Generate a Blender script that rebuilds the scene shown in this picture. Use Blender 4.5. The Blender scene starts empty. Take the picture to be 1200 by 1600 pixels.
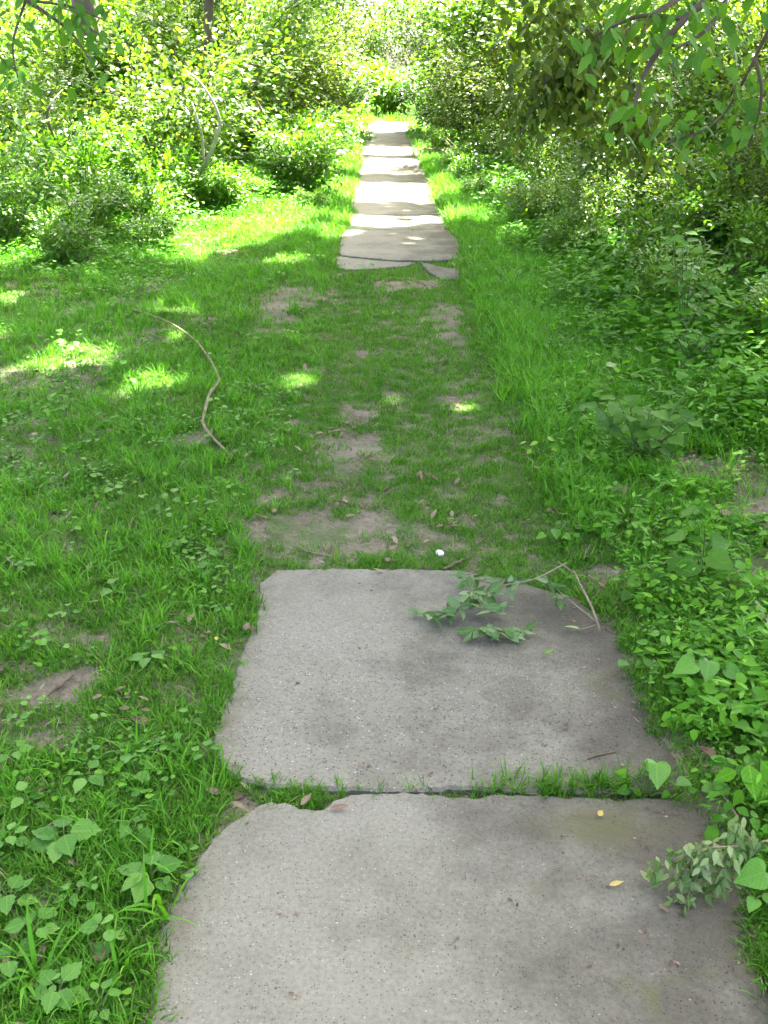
import bpy, math, random
import numpy as np
from mathutils import Vector, Matrix

S = bpy.context.scene
R = math.radians
rng = np.random.default_rng(11)
random.seed(11)

# ------------------------------------------------------------------ camera, sky, sun, exposure
CAM_H, FPX, PITCH = 1.6, 1537.0, R(24.33)
cam = bpy.data.cameras.new('camera')
cam.sensor_fit = 'VERTICAL'
cam.sensor_height = 24.0
cam.lens = 24.0 * FPX / 1600.0
cam.clip_start = 0.05
cam.clip_end = 2000
camo = bpy.data.objects.new('camera', cam)
camo.location = (0, 0, CAM_H)
camo.rotation_euler = (R(90) - PITCH, 0, 0)
S.collection.objects.link(camo)
S.camera = camo

SUN_EL, SUN_AZ = R(60), R(22)          # azimuth measured from +Y (ahead) towards +X (right)
L = np.array([math.cos(SUN_EL) * math.sin(SUN_AZ), math.cos(SUN_EL) * math.cos(SUN_AZ), math.sin(SUN_EL)])
world = bpy.data.worlds.new('World')
S.world = world
world.use_nodes = True
nt = world.node_tree
bg = nt.nodes['Background']
sky = nt.nodes.new('ShaderNodeTexSky')
sky.sky_type = 'NISHITA'
sky.sun_disc = False
sky.sun_elevation = SUN_EL
sky.sun_rotation = SUN_AZ
sky.air_density = 0.45
sky.dust_density = 5.0
sky.ozone_density = 0.6
nt.links.new(sky.outputs[0], bg.inputs[0])
bg.inputs[1].default_value = 0.11

sl = bpy.data.lights.new('sun', 'SUN')
sl.energy = 5.0
sl.angle = R(0.53)
sl.color = (1.0, 0.95, 0.86)
slo = bpy.data.objects.new('sun', sl)
slo.rotation_euler = Vector(L).to_track_quat('Z', 'Y').to_euler()
slo.location = (5, 10, 30)
S.collection.objects.link(slo)

S.view_settings.view_transform = 'Standard'
S.view_settings.look = 'None'
S.view_settings.gamma = 1.0
S.view_settings.use_curve_mapping = False
S.view_settings.exposure = 3.78
S.render.engine = 'CYCLES'
S.cycles.use_denoising = True
S.cycles.use_adaptive_sampling = True
S.cycles.adaptive_threshold = 0.025
S.cycles.max_bounces = 6
S.cycles.diffuse_bounces = 3
S.cycles.glossy_bounces = 2
S.cycles.transmission_bounces = 4
S.cycles.transparent_max_bounces = 4
S.cycles.caustics_reflective = False
S.cycles.caustics_refractive = False
S.cycles.sample_clamp_indirect = 6.0

COL = S.collection


# ------------------------------------------------------------------ helpers
def G(px, py, z=0.0):
    """Where the sight line through a point of the photograph meets height z (used to survey the place)."""
    xc, yc = (px - 600) / FPX, (800 - py) / FPX
    c, s = math.cos(PITCH), math.sin(PITCH)
    d = np.array([xc, c + yc * s, -s + yc * c])
    t = (z - CAM_H) / d[2]
    return np.array([d[0] * t, d[1] * t, z])


def zc_of(y, z=0.0):
    return y * math.cos(PITCH) + (CAM_H - z) * math.sin(PITCH)


def X_at(px, y, z=0.0):
    return (px - 600) / FPX * zc_of(y, z)


_perm = np.random.default_rng(5).random((256, 256))


def vnoise(x, y):
    x = np.asarray(x, float); y = np.asarray(y, float)
    xi = np.floor(x).astype(int); yi = np.floor(y).astype(int)
    fx = x - xi; fy = y - yi
    fx = fx * fx * (3 - 2 * fx); fy = fy * fy * (3 - 2 * fy)
    a = _perm[xi & 255, yi & 255]; b = _perm[(xi + 1) & 255, yi & 255]
    c = _perm[xi & 255, (yi + 1) & 255]; d = _perm[(xi + 1) & 255, (yi + 1) & 255]
    return (a * (1 - fx) + b * fx) * (1 - fy) + (c * (1 - fx) + d * fx) * fy


def fbm(x, y, s, o=3):
    v = 0; a = 1; t = 0
    for k in range(o):
        v = v + a * vnoise(np.asarray(x) / s + 17.3 * k, np.asarray(y) / s + 9.1 * k)
        t += a; a *= 0.5; s /= 2.1
    return v / t


def sstep(a, b, x):
    t = np.clip((np.asarray(x) - a) / (b - a), 0, 1)
    return t * t * (3 - 2 * t)


def fast_mesh(name, V, F, attr=None, smooth=True):
    V = np.ascontiguousarray(V, np.float32); F = np.ascontiguousarray(F, np.int32)
    me = bpy.data.meshes.new(name)
    m, k = F.shape
    me.vertices.add(len(V)); me.vertices.foreach_set('co', V.ravel())
    me.loops.add(m * k); me.loops.foreach_set('vertex_index', F.ravel())
    me.polygons.add(m)
    me.polygons.foreach_set('loop_start', np.arange(0, m * k, k, dtype=np.int32))
    me.polygons.foreach_set('loop_total', np.full(m, k, np.int32))
    if smooth:
        me.polygons.foreach_set('use_smooth', np.ones(m, bool))
    if attr is not None:
        at = me.attributes.new('v', 'FLOAT', 'POINT')
        at.data.foreach_set('value', np.ascontiguousarray(attr, np.float32))
    me.update(calc_edges=True)
    return me


def obj(name, me, m=None, parent=None, link=True):
    o = bpy.data.objects.new(name, me)
    if m is not None and not me.materials:
        me.materials.append(m)
    if parent is not None:
        o.parent = parent
    if link:
        COL.objects.link(o)
    return o


def tag(o, label=None, cat=None, group=None, kind=None):
    if label: o['label'] = label
    if cat: o['category'] = cat
    if group: o['group'] = group
    if kind: o['kind'] = kind
    return o


def thing(name, label, cat, loc=(0, 0, 0), rz=0.0, group=None, scale=1.0):
    o = bpy.data.objects.new(name, None)
    o.empty_display_size = 0.1
    COL.objects.link(o)
    o.location = tuple(float(c) for c in loc)
    o.rotation_euler = (0, 0, rz)
    o.scale = (scale,) * 3
    return tag(o, label, cat, group)


def norm(a):
    a = np.asarray(a, float)
    return a / np.maximum(np.linalg.norm(a, axis=-1, keepdims=True), 1e-9)


def smooth_line(pts, n=6):
    """Catmull-Rom through the points."""
    P = np.asarray(pts, float)
    P = np.vstack([2 * P[0] - P[1], P, 2 * P[-1] - P[-2]])
    out = []
    for i in range(1, len(P) - 2):
        for k in range(n):
            t = k / n
            out.append(0.5 * (2 * P[i] + (P[i + 1] - P[i - 1]) * t + (2 * P[i - 1] - 5 * P[i] + 4 * P[i + 1] - P[i + 2]) * t * t
                              + (3 * P[i] - P[i - 1] - 3 * P[i + 1] + P[i + 2]) * t ** 3))
    out.append(P[-2])
    return np.array(out)


def tube(P, rad, sides=7, knobby=0.0):
    """A tube of quads round the polyline P, closed by tiny end rings."""
    P = np.asarray(P, float); n = len(P)
    rad = np.broadcast_to(np.asarray(rad, float), (n,)).copy()
    T = norm(np.gradient(P, axis=0))
    ref = np.array([0.31, 0.22, 0.93]) if abs(T[0][2]) < 0.8 else np.array([0.9, 0.4, 0.1])
    A = norm(np.cross(T, ref)); B = np.cross(T, A)
    ang = np.linspace(0, 2 * np.pi, sides, endpoint=False)
    V = []
    for i in range(n):
        rr = rad[i] * (1 + knobby * (rng.random(sides) - 0.5))
        V.append(P[i] + np.outer(np.cos(ang) * rr, A[i]) + np.outer(np.sin(ang) * rr, B[i]))
    V.append(P[-1] + (V[-1] - P[-1]) * 0.05 + T[-1] * rad[-1] * 0.4)
    V.insert(0, P[0] + (V[0] - P[0]) * 0.05 - T[0] * rad[0] * 0.2)
    V = np.vstack(V)
    F = []
    for i in range(n + 1):
        for k in range(sides):
            a = i * sides + k; b = i * sides + (k + 1) % sides
            F.append((a, b, b + sides, a + sides))
    return V, np.array(F)


def merge(parts):
    V, F, o = [], [], 0
    for v, f in parts:
        V.append(v); F.append(f + o); o += len(v)
    return np.vstack(V), np.vstack(F)


# leaf templates: (along, across, lift), triangles
def leaf_template(kind):
    if kind == 'simple':
        T = np.array([(0, 0, 0), (.33, .5, .10), (.33, -.5, .10), (.72, .36, .02), (.72, -.36, .02), (1, 0, -.16), (.36, 0, 0), (.72, 0, -.05)])
        F = np.array([(0, 6, 1), (0, 2, 6), (1, 6, 7), (1, 7, 3), (6, 2, 4), (6, 4, 7), (3, 7, 5), (7, 4, 5)])
        return T, F
    if kind == 'cheap':
        T = np.array([(0, 0, 0), (.38, .5, .10), (.38, -.5, .10), (.78, .3, .0), (.78, -.3, .0), (1, 0, -.12)])
        F = np.array([(0, 2, 1), (1, 2, 4), (1, 4, 3), (3, 4, 5)])
        return T, F
    if kind == 'round':
        a = np.linspace(0, 2 * np.pi, 9)[:-1]
        ring = [(.5 - .5 * math.cos(t), .5 * math.sin(t), .07 * math.sin(2 * t)) for t in a]
        T = np.array([(.45, 0, -.06)] + ring)
        F = np.array([(0, 1 + k, 1 + (k + 1) % 8) for k in range(8)])
        return T, F
    # detailed outlines: half outline (t, s), mirrored, with a midrib, several points
    half = {'heart': [(0, .0), (-.10, .16), (-.08, .36), (.08, .5), (.28, .5), (.46, .41), (.64, .28), (.82, .13), (1, 0)],
            'ovate': [(0, 0), (.06, .16), (.17, .34), (.30, .45), (.42, .43), (.55, .42), (.68, .31), (.84, .15), (1, 0)],
            'toothed': [(0, 0), (.05, .2), (.15, .40), (.22, .40), (.34, .54), (.42, .44), (.56, .45), (.66, .30), (.78, .25), (.86, .12), (1, 0)]}[kind]
    n = len(half)
    T = [(t, 0, -.03 * math.sin(math.pi * max(t, 0))) for t, s in half]
    # midrib only runs 0..1
    T = [(max(t, 0), 0, z - .13 * t * t) for (t, _, z) in T]
    Lf = [(t, s, .16 * s - .13 * t * t + .02 * math.sin(9 * t)) for t, s in half[1:-1]]
    Rt = [(t, -s, .16 * s - .13 * t * t - .02 * math.sin(8 * t + 1)) for t, s in half[1:-1]]
    V = np.array(T + Lf + Rt)
    F = []
    for off, flip in ((n, False), (n + len(Lf), True)):
        chain = [0] + [off + i for i in range(n - 2)] + [n - 1]
        for i in range(n - 1):
            a, b, c, d = i, i + 1, chain[i + 1], chain[i]
            for tri in ((a, b, c), (a, c, d)):
                if len(set(tri)) == 3:
                    F.append(tri[::-1] if flip else tri)
    return V, np.array(F)


LT = {k: leaf_template(k) for k in ('simple', 'cheap', 'round', 'heart', 'ovate', 'toothed')}


def leaves(pos, axis, nrm, length, width, kind='simple', val=None):
    """Many leaves in one mesh: returns V, F (triangles), v attribute."""
    T, F = LT[kind]
    pos = np.asarray(pos, float); n = len(pos)
    a = norm(axis); s = norm(np.cross(a, nrm)); k = np.cross(s, a)
    length = np.broadcast_to(length, (n,)); width = np.broadcast_to(width, (n,))
    V = (pos[:, None, :] + a[:, None, :] * (T[None, :, 0, None] * length[:, None, None])
         + s[:, None, :] * (T[None, :, 1, None] * width[:, None, None])
         + k[:, None, :] * (T[None, :, 2, None] * width[:, None, None] * 1.0))
    FF = F[None] + (np.arange(n) * len(T))[:, None, None]
    if val is None:
        val = rng.random(n)
    return V.reshape(-1, 3), FF.reshape(-1, 3), np.repeat(val, len(T))


# ------------------------------------------------------------------ materials
MATS = {}


def newmat(name):
    m = bpy.data.materials.new(name); m.use_nodes = True
    n = m.node_tree.nodes; n.clear()
    out = n.new('ShaderNodeOutputMaterial')
    MATS[name] = m
    return m, n, m.node_tree.links, out


def ramp(n, stops, interp='LINEAR'):
    r = n.new('ShaderNodeValToRGB')
    r.color_ramp.interpolation = interp
    e = r.color_ramp.elements
    while len(e) < len(stops): e.new(0.5)
    for i, (p, c) in enumerate(stops):
        e[i].position = p
        e[i].color = (c[0], c[1], c[2], 1) if hasattr(c, '__len__') else (c, c, c, 1)
    return r


def noise(n, l, vec, scale, detail=4, rough=0.55):
    t = n.new('ShaderNodeTexNoise'); t.inputs['Scale'].default_value = scale
    t.inputs['Detail'].default_value = detail; t.inputs['Roughness'].default_value = rough
    if vec is not None: l.new(vec, t.inputs['Vector'])
    return t


def leaf_mat(name, dark, mid, light, trans=0.35, rough=0.45, spec=0.3, patch=0.35):
    m, n, l, out = newmat(name)
    at = n.new('ShaderNodeAttribute'); at.attribute_name = 'v'
    oi = n.new('ShaderNodeObjectInfo')
    geo = n.new('ShaderNodeNewGeometry')
    nz = noise(n, l, geo.outputs['Position'], 1.1, 2)
    # value = leaf value + per-plant drift + patches across the place
    a1 = n.new('ShaderNodeMath'); a1.operation = 'MULTIPLY_ADD'; a1.inputs[1].default_value = 0.3; a1.inputs[2].default_value = -0.15
    l.new(oi.outputs['Random'], a1.inputs[0])
    a2 = n.new('ShaderNodeMath'); a2.operation = 'MULTIPLY_ADD'; a2.inputs[1].default_value = patch * 2; a2.inputs[2].default_value = -patch
    l.new(nz.outputs[0], a2.inputs[0])
    a3 = n.new('ShaderNodeMath'); l.new(a1.outputs[0], a3.inputs[0]); l.new(a2.outputs[0], a3.inputs[1])
    a4 = n.new('ShaderNodeMath'); l.new(a3.outputs[0], a4.inputs[0]); l.new(at.outputs['Fac'], a4.inputs[1])
    # veins: only leaves modelled one by one carry the 'ts' coordinates (along, across)
    ts = n.new('ShaderNodeAttribute'); ts.attribute_name = 'ts'
    sx_ = n.new('ShaderNodeSeparateXYZ'); l.new(ts.outputs['Vector'], sx_.inputs[0])

    def mth(op, a_, b_=None, c_=None):
        q = n.new('ShaderNodeMath'); q.operation = op
        for i_, v_ in enumerate((a_, b_, c_)):
            if v_ is None: continue
            if isinstance(v_, (int, float)): q.inputs[i_].default_value = v_
            else: l.new(v_, q.inputs[i_])
        return q.outputs[0]
    ab = mth('ABSOLUTE', sx_.outputs[1])
    saw = mth('PINGPONG', mth('MULTIPLY_ADD', ab, -.75, sx_.outputs[0]), .07)
    side = mth('LESS_THAN', saw, .011)
    rib = mth('LESS_THAN', ab, .022)
    vein = mth('MULTIPLY', mth('MAXIMUM', mth('MULTIPLY', side, .55), rib), sx_.outputs[2])
    tcn = n.new('ShaderNodeTexCoord')
    bl = noise(n, l, tcn.outputs['Object'], 7.0, 4, .6)
    blot = mth('MULTIPLY', mth('MULTIPLY_ADD', bl.outputs[0], .7, -.35), sx_.outputs[2])
    a5 = mth('ADD', mth('ADD', a4.outputs[0], mth('MULTIPLY', vein, .5)), blot)
    r = ramp(n, [(0.0, dark), (0.5, mid), (1.0, light)])
    l.new(a5, r.inputs[0])
    p = n.new('ShaderNodeBsdfPrincipled')
    p.inputs['Roughness'].default_value = rough
    p.inputs['Specular IOR Level'].default_value = spec
    l.new(r.outputs[0], p.inputs['Base Color'])
    tr = n.new('ShaderNodeBsdfTranslucent')
    g = n.new('ShaderNodeMixRGB'); g.blend_type = 'MULTIPLY'; g.inputs[0].default_value = 1
    g.inputs[2].default_value = (1.2, 1.3, 0.5, 1)
    l.new(r.outputs[0], g.inputs[1]); l.new(g.outputs[0], tr.inputs[0])
    mx = n.new('ShaderNodeMixShader'); mx.inputs[0].default_value = trans
    l.new(p.outputs[0], mx.inputs[1]); l.new(tr.outputs[0], mx.inputs[2])
    l.new(mx.outputs[0], out.inputs[0])
    return m


leaf_mat('grass_short', (.044, .138, .010), (.078, .222, .016), (.150, .320, .030), .45, .5, .15)
leaf_mat('grass_long', (.052, .172, .010), (.092, .288, .016), (.170, .400, .028), .45, .5, .18)
leaf_mat('cover_leaf', (.035, .130, .008), (.066, .220, .012), (.140, .330, .024), .38, .55, .12)
leaf_mat('weed_leaf', (.055, .160, .022), (.095, .240, .032), (.165, .330, .058), .35, .5, .18)
leaf_mat('vine_leaf', (.038, .145, .008), (.075, .245, .010), (.160, .360, .022), .4, .55, .12)
leaf_mat('big_leaf', (.060, .190, .018), (.095, .270, .026), (.150, .350, .035), .4, .4, .35)
leaf_mat('shrub_leaf', (.045, .115, .008), (.095, .195, .012), (.190, .290, .030), .45, .36, .5)
leaf_mat('bush_leaf', (.055, .150, .006), (.105, .240, .010), (.190, .340, .030), .42, .36, .5)
leaf_mat('olive_leaf', (.045, .085, .010), (.085, .135, .014), (.150, .200, .024), .45, .45, .2)  # olive hue, darkened to carry the deep shade of the drooping branch
leaf_mat('overhang_leaf', (.045, .130, .018), (.072, .185, .022), (.110, .240, .030), .4, .55, .12)
leaf_mat('canopy_leaf', (.045, .100, .020), (.065, .130, .026), (.090, .165, .034), .4)
leaf_mat('cut_leaf', (.040, .100, .018), (.065, .150, .026), (.170, .270, .110), .25, .45, .25)
leaf_mat('wilted_leaf', (.060, .120, .025), (.150, .240, .070), (.340, .400, .170), .25, .5, .25)
leaf_mat('dead_leaf', (.080, .050, .028), (.150, .100, .060), (.280, .210, .140), .15, .7, .2)
leaf_mat('yellow_leaf', (.300, .220, .050), (.400, .300, .080), (.500, .400, .130), .2, .6, .2)
leaf_mat('straw', (.170, .140, .070), (.260, .215, .120), (.360, .310, .190), .2, .6, .2)
leaf_mat('lime_leaf', (.150, .330, .020), (.210, .400, .030), (.280, .460, .040), .4, .45, .3)


def bark_mat(name, c0, c1, scale=18, bump=0.6):
    m, n, l, out = newmat(name)
    tc = n.new('ShaderNodeTexCoord')
    mp = n.new('ShaderNodeMapping'); mp.inputs['Scale'].default_value = (1, 1, .22)
    l.new(tc.outputs['Object'], mp.inputs[0])
    nz = noise(n, l, mp.outputs[0], scale, 6, .65)
    n2 = noise(n, l, tc.outputs['Object'], scale * .3, 3)
    r = ramp(n, [(.3, c0), (.72, c1)])
    mm = n.new('ShaderNodeMath'); mm.operation = 'MULTIPLY_ADD'; mm.inputs[1].default_value = .5
    l.new(n2.outputs[0], mm.inputs[0])
    hl = n.new('ShaderNodeMath'); hl.operation = 'MULTIPLY'; hl.inputs[1].default_value = .5
    l.new(nz.outputs[0], hl.inputs[0]); l.new(hl.outputs[0], mm.inputs[2])
    l.new(mm.outputs[0], r.inputs[0])
    p = n.new('ShaderNodeBsdfPrincipled'); p.inputs['Roughness'].default_value = .85
    p.inputs['Specular IOR Level'].default_value = .2
    l.new(r.outputs[0], p.inputs['Base Color'])
    b = n.new('ShaderNodeBump'); b.inputs['Strength'].default_value = bump; b.inputs['Distance'].default_value = .01
    l.new(nz.outputs[0], b.inputs['Height']); l.new(b.outputs[0], p.inputs['Normal'])
    l.new(p.outputs[0], out.inputs[0])
    return m


bark_mat('bark', (.048, .039, .026), (.135, .112, .076), 14, .9)
bark_mat('twig', (.075, .055, .035), (.180, .140, .090), 60, .4)
bark_mat('stick_bark', (.110, .088, .046), (.300, .250, .150), 45, .8)
bark_mat('pale_twig', (.130, .105, .060), (.270, .225, .140), 60, .5)
bark_mat('pale_vine', (.200, .175, .130), (.420, .380, .310), 50, .5)
bark_mat('green_stem', (.070, .120, .030), (.130, .190, .050), 60, .2)

# concrete with exposed aggregate
m, n, l, out = newmat('concrete')
geo = n.new('ShaderNodeNewGeometry'); P_ = geo.outputs['Position']
big = noise(n, l, P_, 2.6, 6, .68)
base = ramp(n, [(.26, (.136, .129, .090)), (.50, (.176, .169, .122)), (.74, (.204, .196, .145))])
l.new(big.outputs[0], base.inputs[0])
mid = noise(n, l, P_, 90, 3, .6)
midr = ramp(n, [(.32, .84), (.50, 1.0), (.68, 1.13)])
l.new(mid.outputs[0], midr.inputs[0])
mu = n.new('ShaderNodeMixRGB'); mu.blend_type = 'MULTIPLY'; mu.inputs[0].default_value = 1
l.new(base.outputs[0], mu.inputs[1]); l.new(midr.outputs[0], mu.inputs[2])
wv = noise(n, l, P_, 90, 2)
wa = n.new('ShaderNodeMixRGB'); wa.blend_type = 'ADD'; wa.inputs[0].default_value = .008
l.new(P_, wa.inputs[1]); l.new(wv.outputs['Color'], wa.inputs[2])
v1 = n.new('ShaderNodeTexVoronoi'); v1.inputs['Scale'].default_value = 150; l.new(wa.outputs[0], v1.inputs['Vector'])
sep = n.new('ShaderNodeSeparateColor'); l.new(v1.outputs['Color'], sep.inputs[0])
# every grain has its own size: distance against a random radius
sz = n.new('ShaderNodeMath'); sz.operation = 'MULTIPLY_ADD'; sz.inputs[1].default_value = -.38; l.new(sep.outputs[2], sz.inputs[0]); l.new(v1.outputs['Distance'], sz.inputs[2])
dist = ramp(n, [(.02, 1.0), (.12, 0.0)])
l.new(sz.outputs[0], dist.inputs[0])
dk = ramp(n, [(.34, 0.0), (.75, 1.0)]); l.new(sep.outputs[0], dk.inputs[0])
dm = n.new('ShaderNodeMath'); dm.operation = 'MULTIPLY'; l.new(dist.outputs[0], dm.inputs[0]); l.new(dk.outputs[0], dm.inputs[1])
dm2 = n.new('ShaderNodeMath'); dm2.operation = 'MULTIPLY'; dm2.inputs[1].default_value = .95; l.new(dm.outputs[0], dm2.inputs[0])
mx1 = n.new('ShaderNodeMixRGB'); mx1.inputs[2].default_value = (.075, .068, .056, 1)
l.new(dm2.outputs[0], mx1.inputs[0]); l.new(mu.outputs[0], mx1.inputs[1])
wt = ramp(n, [(.84, 0.0), (1.0, 1.0)]); l.new(sep.outputs[1], wt.inputs[0])
wm = n.new('ShaderNodeMath'); wm.operation = 'MULTIPLY'; l.new(dist.outputs[0], wm.inputs[0]); l.new(wt.outputs[0], wm.inputs[1])
wm2 = n.new('ShaderNodeMath'); wm2.operation = 'MULTIPLY'; wm2.inputs[1].default_value = .7; l.new(wm.outputs[0], wm2.inputs[0])
mx2 = n.new('ShaderNodeMixRGB'); mx2.inputs[2].default_value = (.42, .40, .35, 1)
l.new(wm2.outputs[0], mx2.inputs[0]); l.new(mx1.outputs[0], mx2.inputs[1])
# algae and soil film on the right side, deepened for the fall of light
sx = n.new('ShaderNodeSeparateXYZ'); l.new(P_, sx.inputs[0])
ns = noise(n, l, P_, 3.2, 5, .62)
ad = n.new('ShaderNodeMath'); ad.operation = 'MULTIPLY_ADD'; ad.inputs[1].default_value = .50; l.new(sx.outputs[0], ad.inputs[0]); l.new(ns.outputs[0], ad.inputs[2])
st = ramp(n, [(.47, 0.0), (.84, 1.0)]); l.new(ad.outputs[0], st.inputs[0])
sm = n.new('ShaderNodeMath'); sm.operation = 'MULTIPLY'; sm.inputs[1].default_value = .9; l.new(st.outputs[0], sm.inputs[0])
mx3 = n.new('ShaderNodeMixRGB'); mx3.blend_type = 'MULTIPLY'; mx3.inputs[2].default_value = (.34, .325, .30, 1)
l.new(sm.outputs[0], mx3.inputs[0]); l.new(mx2.outputs[0], mx3.inputs[1])
# moss blotches
nm = noise(n, l, P_, 5.5, 4, .6)
mr = ramp(n, [(.58, 0.0), (.70, .6)]); l.new(nm.outputs[0], mr.inputs[0])
mm_ = n.new('ShaderNodeMath'); mm_.operation = 'MULTIPLY'; l.new(mr.outputs[0], mm_.inputs[0]); l.new(st.outputs[0], mm_.inputs[1])
mx4 = n.new('ShaderNodeMixRGB'); mx4.inputs[2].default_value = (.085, .095, .030, 1)
l.new(mm_.outputs[0], mx4.inputs[0]); l.new(mx3.outputs[0], mx4.inputs[1])
# soil washed onto the rims
ed = n.new('ShaderNodeMath'); ed.operation = 'ADD'; ed.inputs[1].default_value = -.15; l.new(sx.outputs[0], ed.inputs[0])
ea = n.new('ShaderNodeMath'); ea.operation = 'ABSOLUTE'; l.new(ed.outputs[0], ea.inputs[0])
en = noise(n, l, P_, 9, 5, .65)
ee = n.new('ShaderNodeMath'); ee.operation = 'MULTIPLY_ADD'; ee.inputs[1].default_value = .45; l.new(en.outputs[0], ee.inputs[0]); l.new(ea.outputs[0], ee.inputs[2])
er = ramp(n, [(.74, 0.0), (.86, .6)]); l.new(ee.outputs[0], er.inputs[0])
# a mossy, muddy stain below the joint
ms_ = n.new('ShaderNodeMapping'); ms_.inputs['Location'].default_value = (-.50 * 6.5, -1.765 * 13, 0); ms_.inputs['Scale'].default_value = (6.5, 13, 0)
l.new(P_, ms_.inputs[0])
ml_ = n.new('ShaderNodeVectorMath'); ml_.operation = 'LENGTH'; l.new(ms_.outputs[0], ml_.inputs[0])
mn_ = noise(n, l, P_, 14, 5, .7)
mq = n.new('ShaderNodeMath'); mq.operation = 'MULTIPLY_ADD'; mq.inputs[1].default_value = 2.2; l.new(mn_.outputs[0], mq.inputs[0]); l.new(ml_.outputs['Value'], mq.inputs[2])
mt = ramp(n, [(.0, 1.0), (1.0, 0.0)]); mz = n.new('ShaderNodeMapRange'); mz.inputs['From Min'].default_value = 1.35; mz.inputs['From Max'].default_value = 2.3
l.new(mq.outputs[0], mz.inputs[0]); l.new(mz.outputs[0], mt.inputs[0])
mk = n.new('ShaderNodeMath'); mk.operation = 'MULTIPLY'; mk.inputs[1].default_value = .8; l.new(mt.outputs[0], mk.inputs[0])
mxm = n.new('ShaderNodeMixRGB'); mxm.inputs[2].default_value = (.082, .080, .034, 1); l.new(mk.outputs[0], mxm.inputs[0]); l.new(mx4.outputs[0], mxm.inputs[1])
mx4 = mxm
mx5 = n.new('ShaderNodeMixRGB'); mx5.inputs[2].default_value = (.105, .092, .058, 1)
l.new(er.outputs[0], mx5.inputs[0]); l.new(mx4.outputs[0], mx5.inputs[1])
p = n.new('ShaderNodeBsdfPrincipled'); p.inputs['Roughness'].default_value = .9; p.inputs['Specular IOR Level'].default_value = .25
l.new(mx5.outputs[0], p.inputs['Base Color'])
hs = n.new('ShaderNodeMath'); hs.operation = 'MULTIPLY_ADD'; hs.inputs[1].default_value = .4
l.new(dist.outputs[0], hs.inputs[0]); l.new(mid.outputs[0], hs.inputs[2])
bp = n.new('ShaderNodeBump'); bp.inputs['Strength'].default_value = .55; bp.inputs['Distance'].default_value = .004
l.new(hs.outputs[0], bp.inputs['Height']); l.new(bp.outputs[0], p.inputs['Normal'])
l.new(p.outputs[0], out.inputs[0])

# soil
m, n, l, out = newmat('soil')
geo = n.new('ShaderNodeNewGeometry'); P_ = geo.outputs['Position']
a = noise(n, l, P_, 2.2, 5, .6); b_ = noise(n, l, P_, 45, 5, .7)
r1 = ramp(n, [(.25, (.098, .082, .052)), (.55, (.160, .138, .094)), (.8, (.215, .190, .138))]); l.new(a.outputs[0], r1.inputs[0])
r2 = ramp(n, [(.3, .55), (.5, 1.0), (.75, 1.35)]); l.new(b_.outputs[0], r2.inputs[0])
mu = n.new('ShaderNodeMixRGB'); mu.blend_type = 'MULTIPLY'; mu.inputs[0].default_value = 1
l.new(r1.outputs[0], mu.inputs[1]); l.new(r2.outputs[0], mu.inputs[2])
# crumbs and bits of litter
vo = n.new('ShaderNodeTexVoronoi'); vo.inputs['Scale'].default_value = 70; l.new(P_, vo.inputs['Vector'])
vr = ramp(n, [(.12, 1.0), (.3, 0.0)]); l.new(vo.outputs['Distance'], vr.inputs[0])
se = n.new('ShaderNodeSeparateColor'); l.new(vo.outputs['Color'], se.inputs[0])
vk = ramp(n, [(.80, 0.0), (.88, 1.0)]); l.new(se.outputs[0], vk.inputs[0])
vm = n.new('ShaderNodeMath'); vm.operation = 'MULTIPLY'; l.new(vr.outputs[0], vm.inputs[0]); l.new(vk.outputs[0], vm.inputs[1])
ml = n.new('ShaderNodeMixRGB'); ml.inputs[2].default_value = (.30, .235, .16, 1); l.new(vm.outputs[0], ml.inputs[0]); l.new(mu.outputs[0], ml.inputs[1])
# thin moss
ms = noise(n, l, P_, 4.0, 5, .62); mr = ramp(n, [(.47, 0.0), (.66, .75)]); l.new(ms.outputs[0], mr.inputs[0])
mg = n.new('ShaderNodeMixRGB'); mg.inputs[2].default_value = (.050, .100, .018, 1); l.new(mr.outputs[0], mg.inputs[0]); l.new(ml.outputs[0], mg.inputs[1])
p = n.new('ShaderNodeBsdfPrincipled'); p.inputs['Roughness'].default_value = .95; p.inputs['Specular IOR Level'].default_value = .15
l.new(mg.outputs[0], p.inputs['Base Color'])
bp = n.new('ShaderNodeBump'); bp.inputs['Strength'].default_value = .8; bp.inputs['Distance'].default_value = .012
l.new(b_.outputs[0], bp.inputs['Height']); l.new(bp.outputs[0], p.inputs['Normal'])
l.new(p.outputs[0], out.inputs[0])

m, n, l, out = newmat('moss')
geo = n.new('ShaderNodeNewGeometry')
nz = noise(n, l, geo.outputs['Position'], 40, 5, .7)
rr = ramp(n, [(.3, (.065, .052, .030)), (.52, (.105, .098, .040)), (.7, (.090, .125, .030))]); l.new(nz.outputs[0], rr.inputs[0])
p = n.new('ShaderNodeBsdfPrincipled'); p.inputs['Roughness'].default_value = .95; p.inputs['Specular IOR Level'].default_value = .1
l.new(rr.outputs[0], p.inputs['Base Color'])
bp = n.new('ShaderNodeBump'); bp.inputs['Distance'].default_value = .006; l.new(nz.outputs[0], bp.inputs['Height']); l.new(bp.outputs[0], p.inputs['Normal'])
l.new(p.outputs[0], out.inputs[0])

m, n, l, out = newmat('white_plastic')
p = n.new('ShaderNodeBsdfPrincipled'); p.inputs['Base Color'].default_value = (.82, .82, .84, 1); p.inputs['Roughness'].default_value = .35
nz = noise(n, l, None, 40, 3); rr = ramp(n, [(.3, (.74, .74, .76)), (.7, (.86, .86, .87))]); l.new(nz.outputs[0], rr.inputs[0]); l.new(rr.outputs[0], p.inputs['Base Color'])
l.new(p.outputs[0], out.inputs[0])
M = MATS

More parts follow.
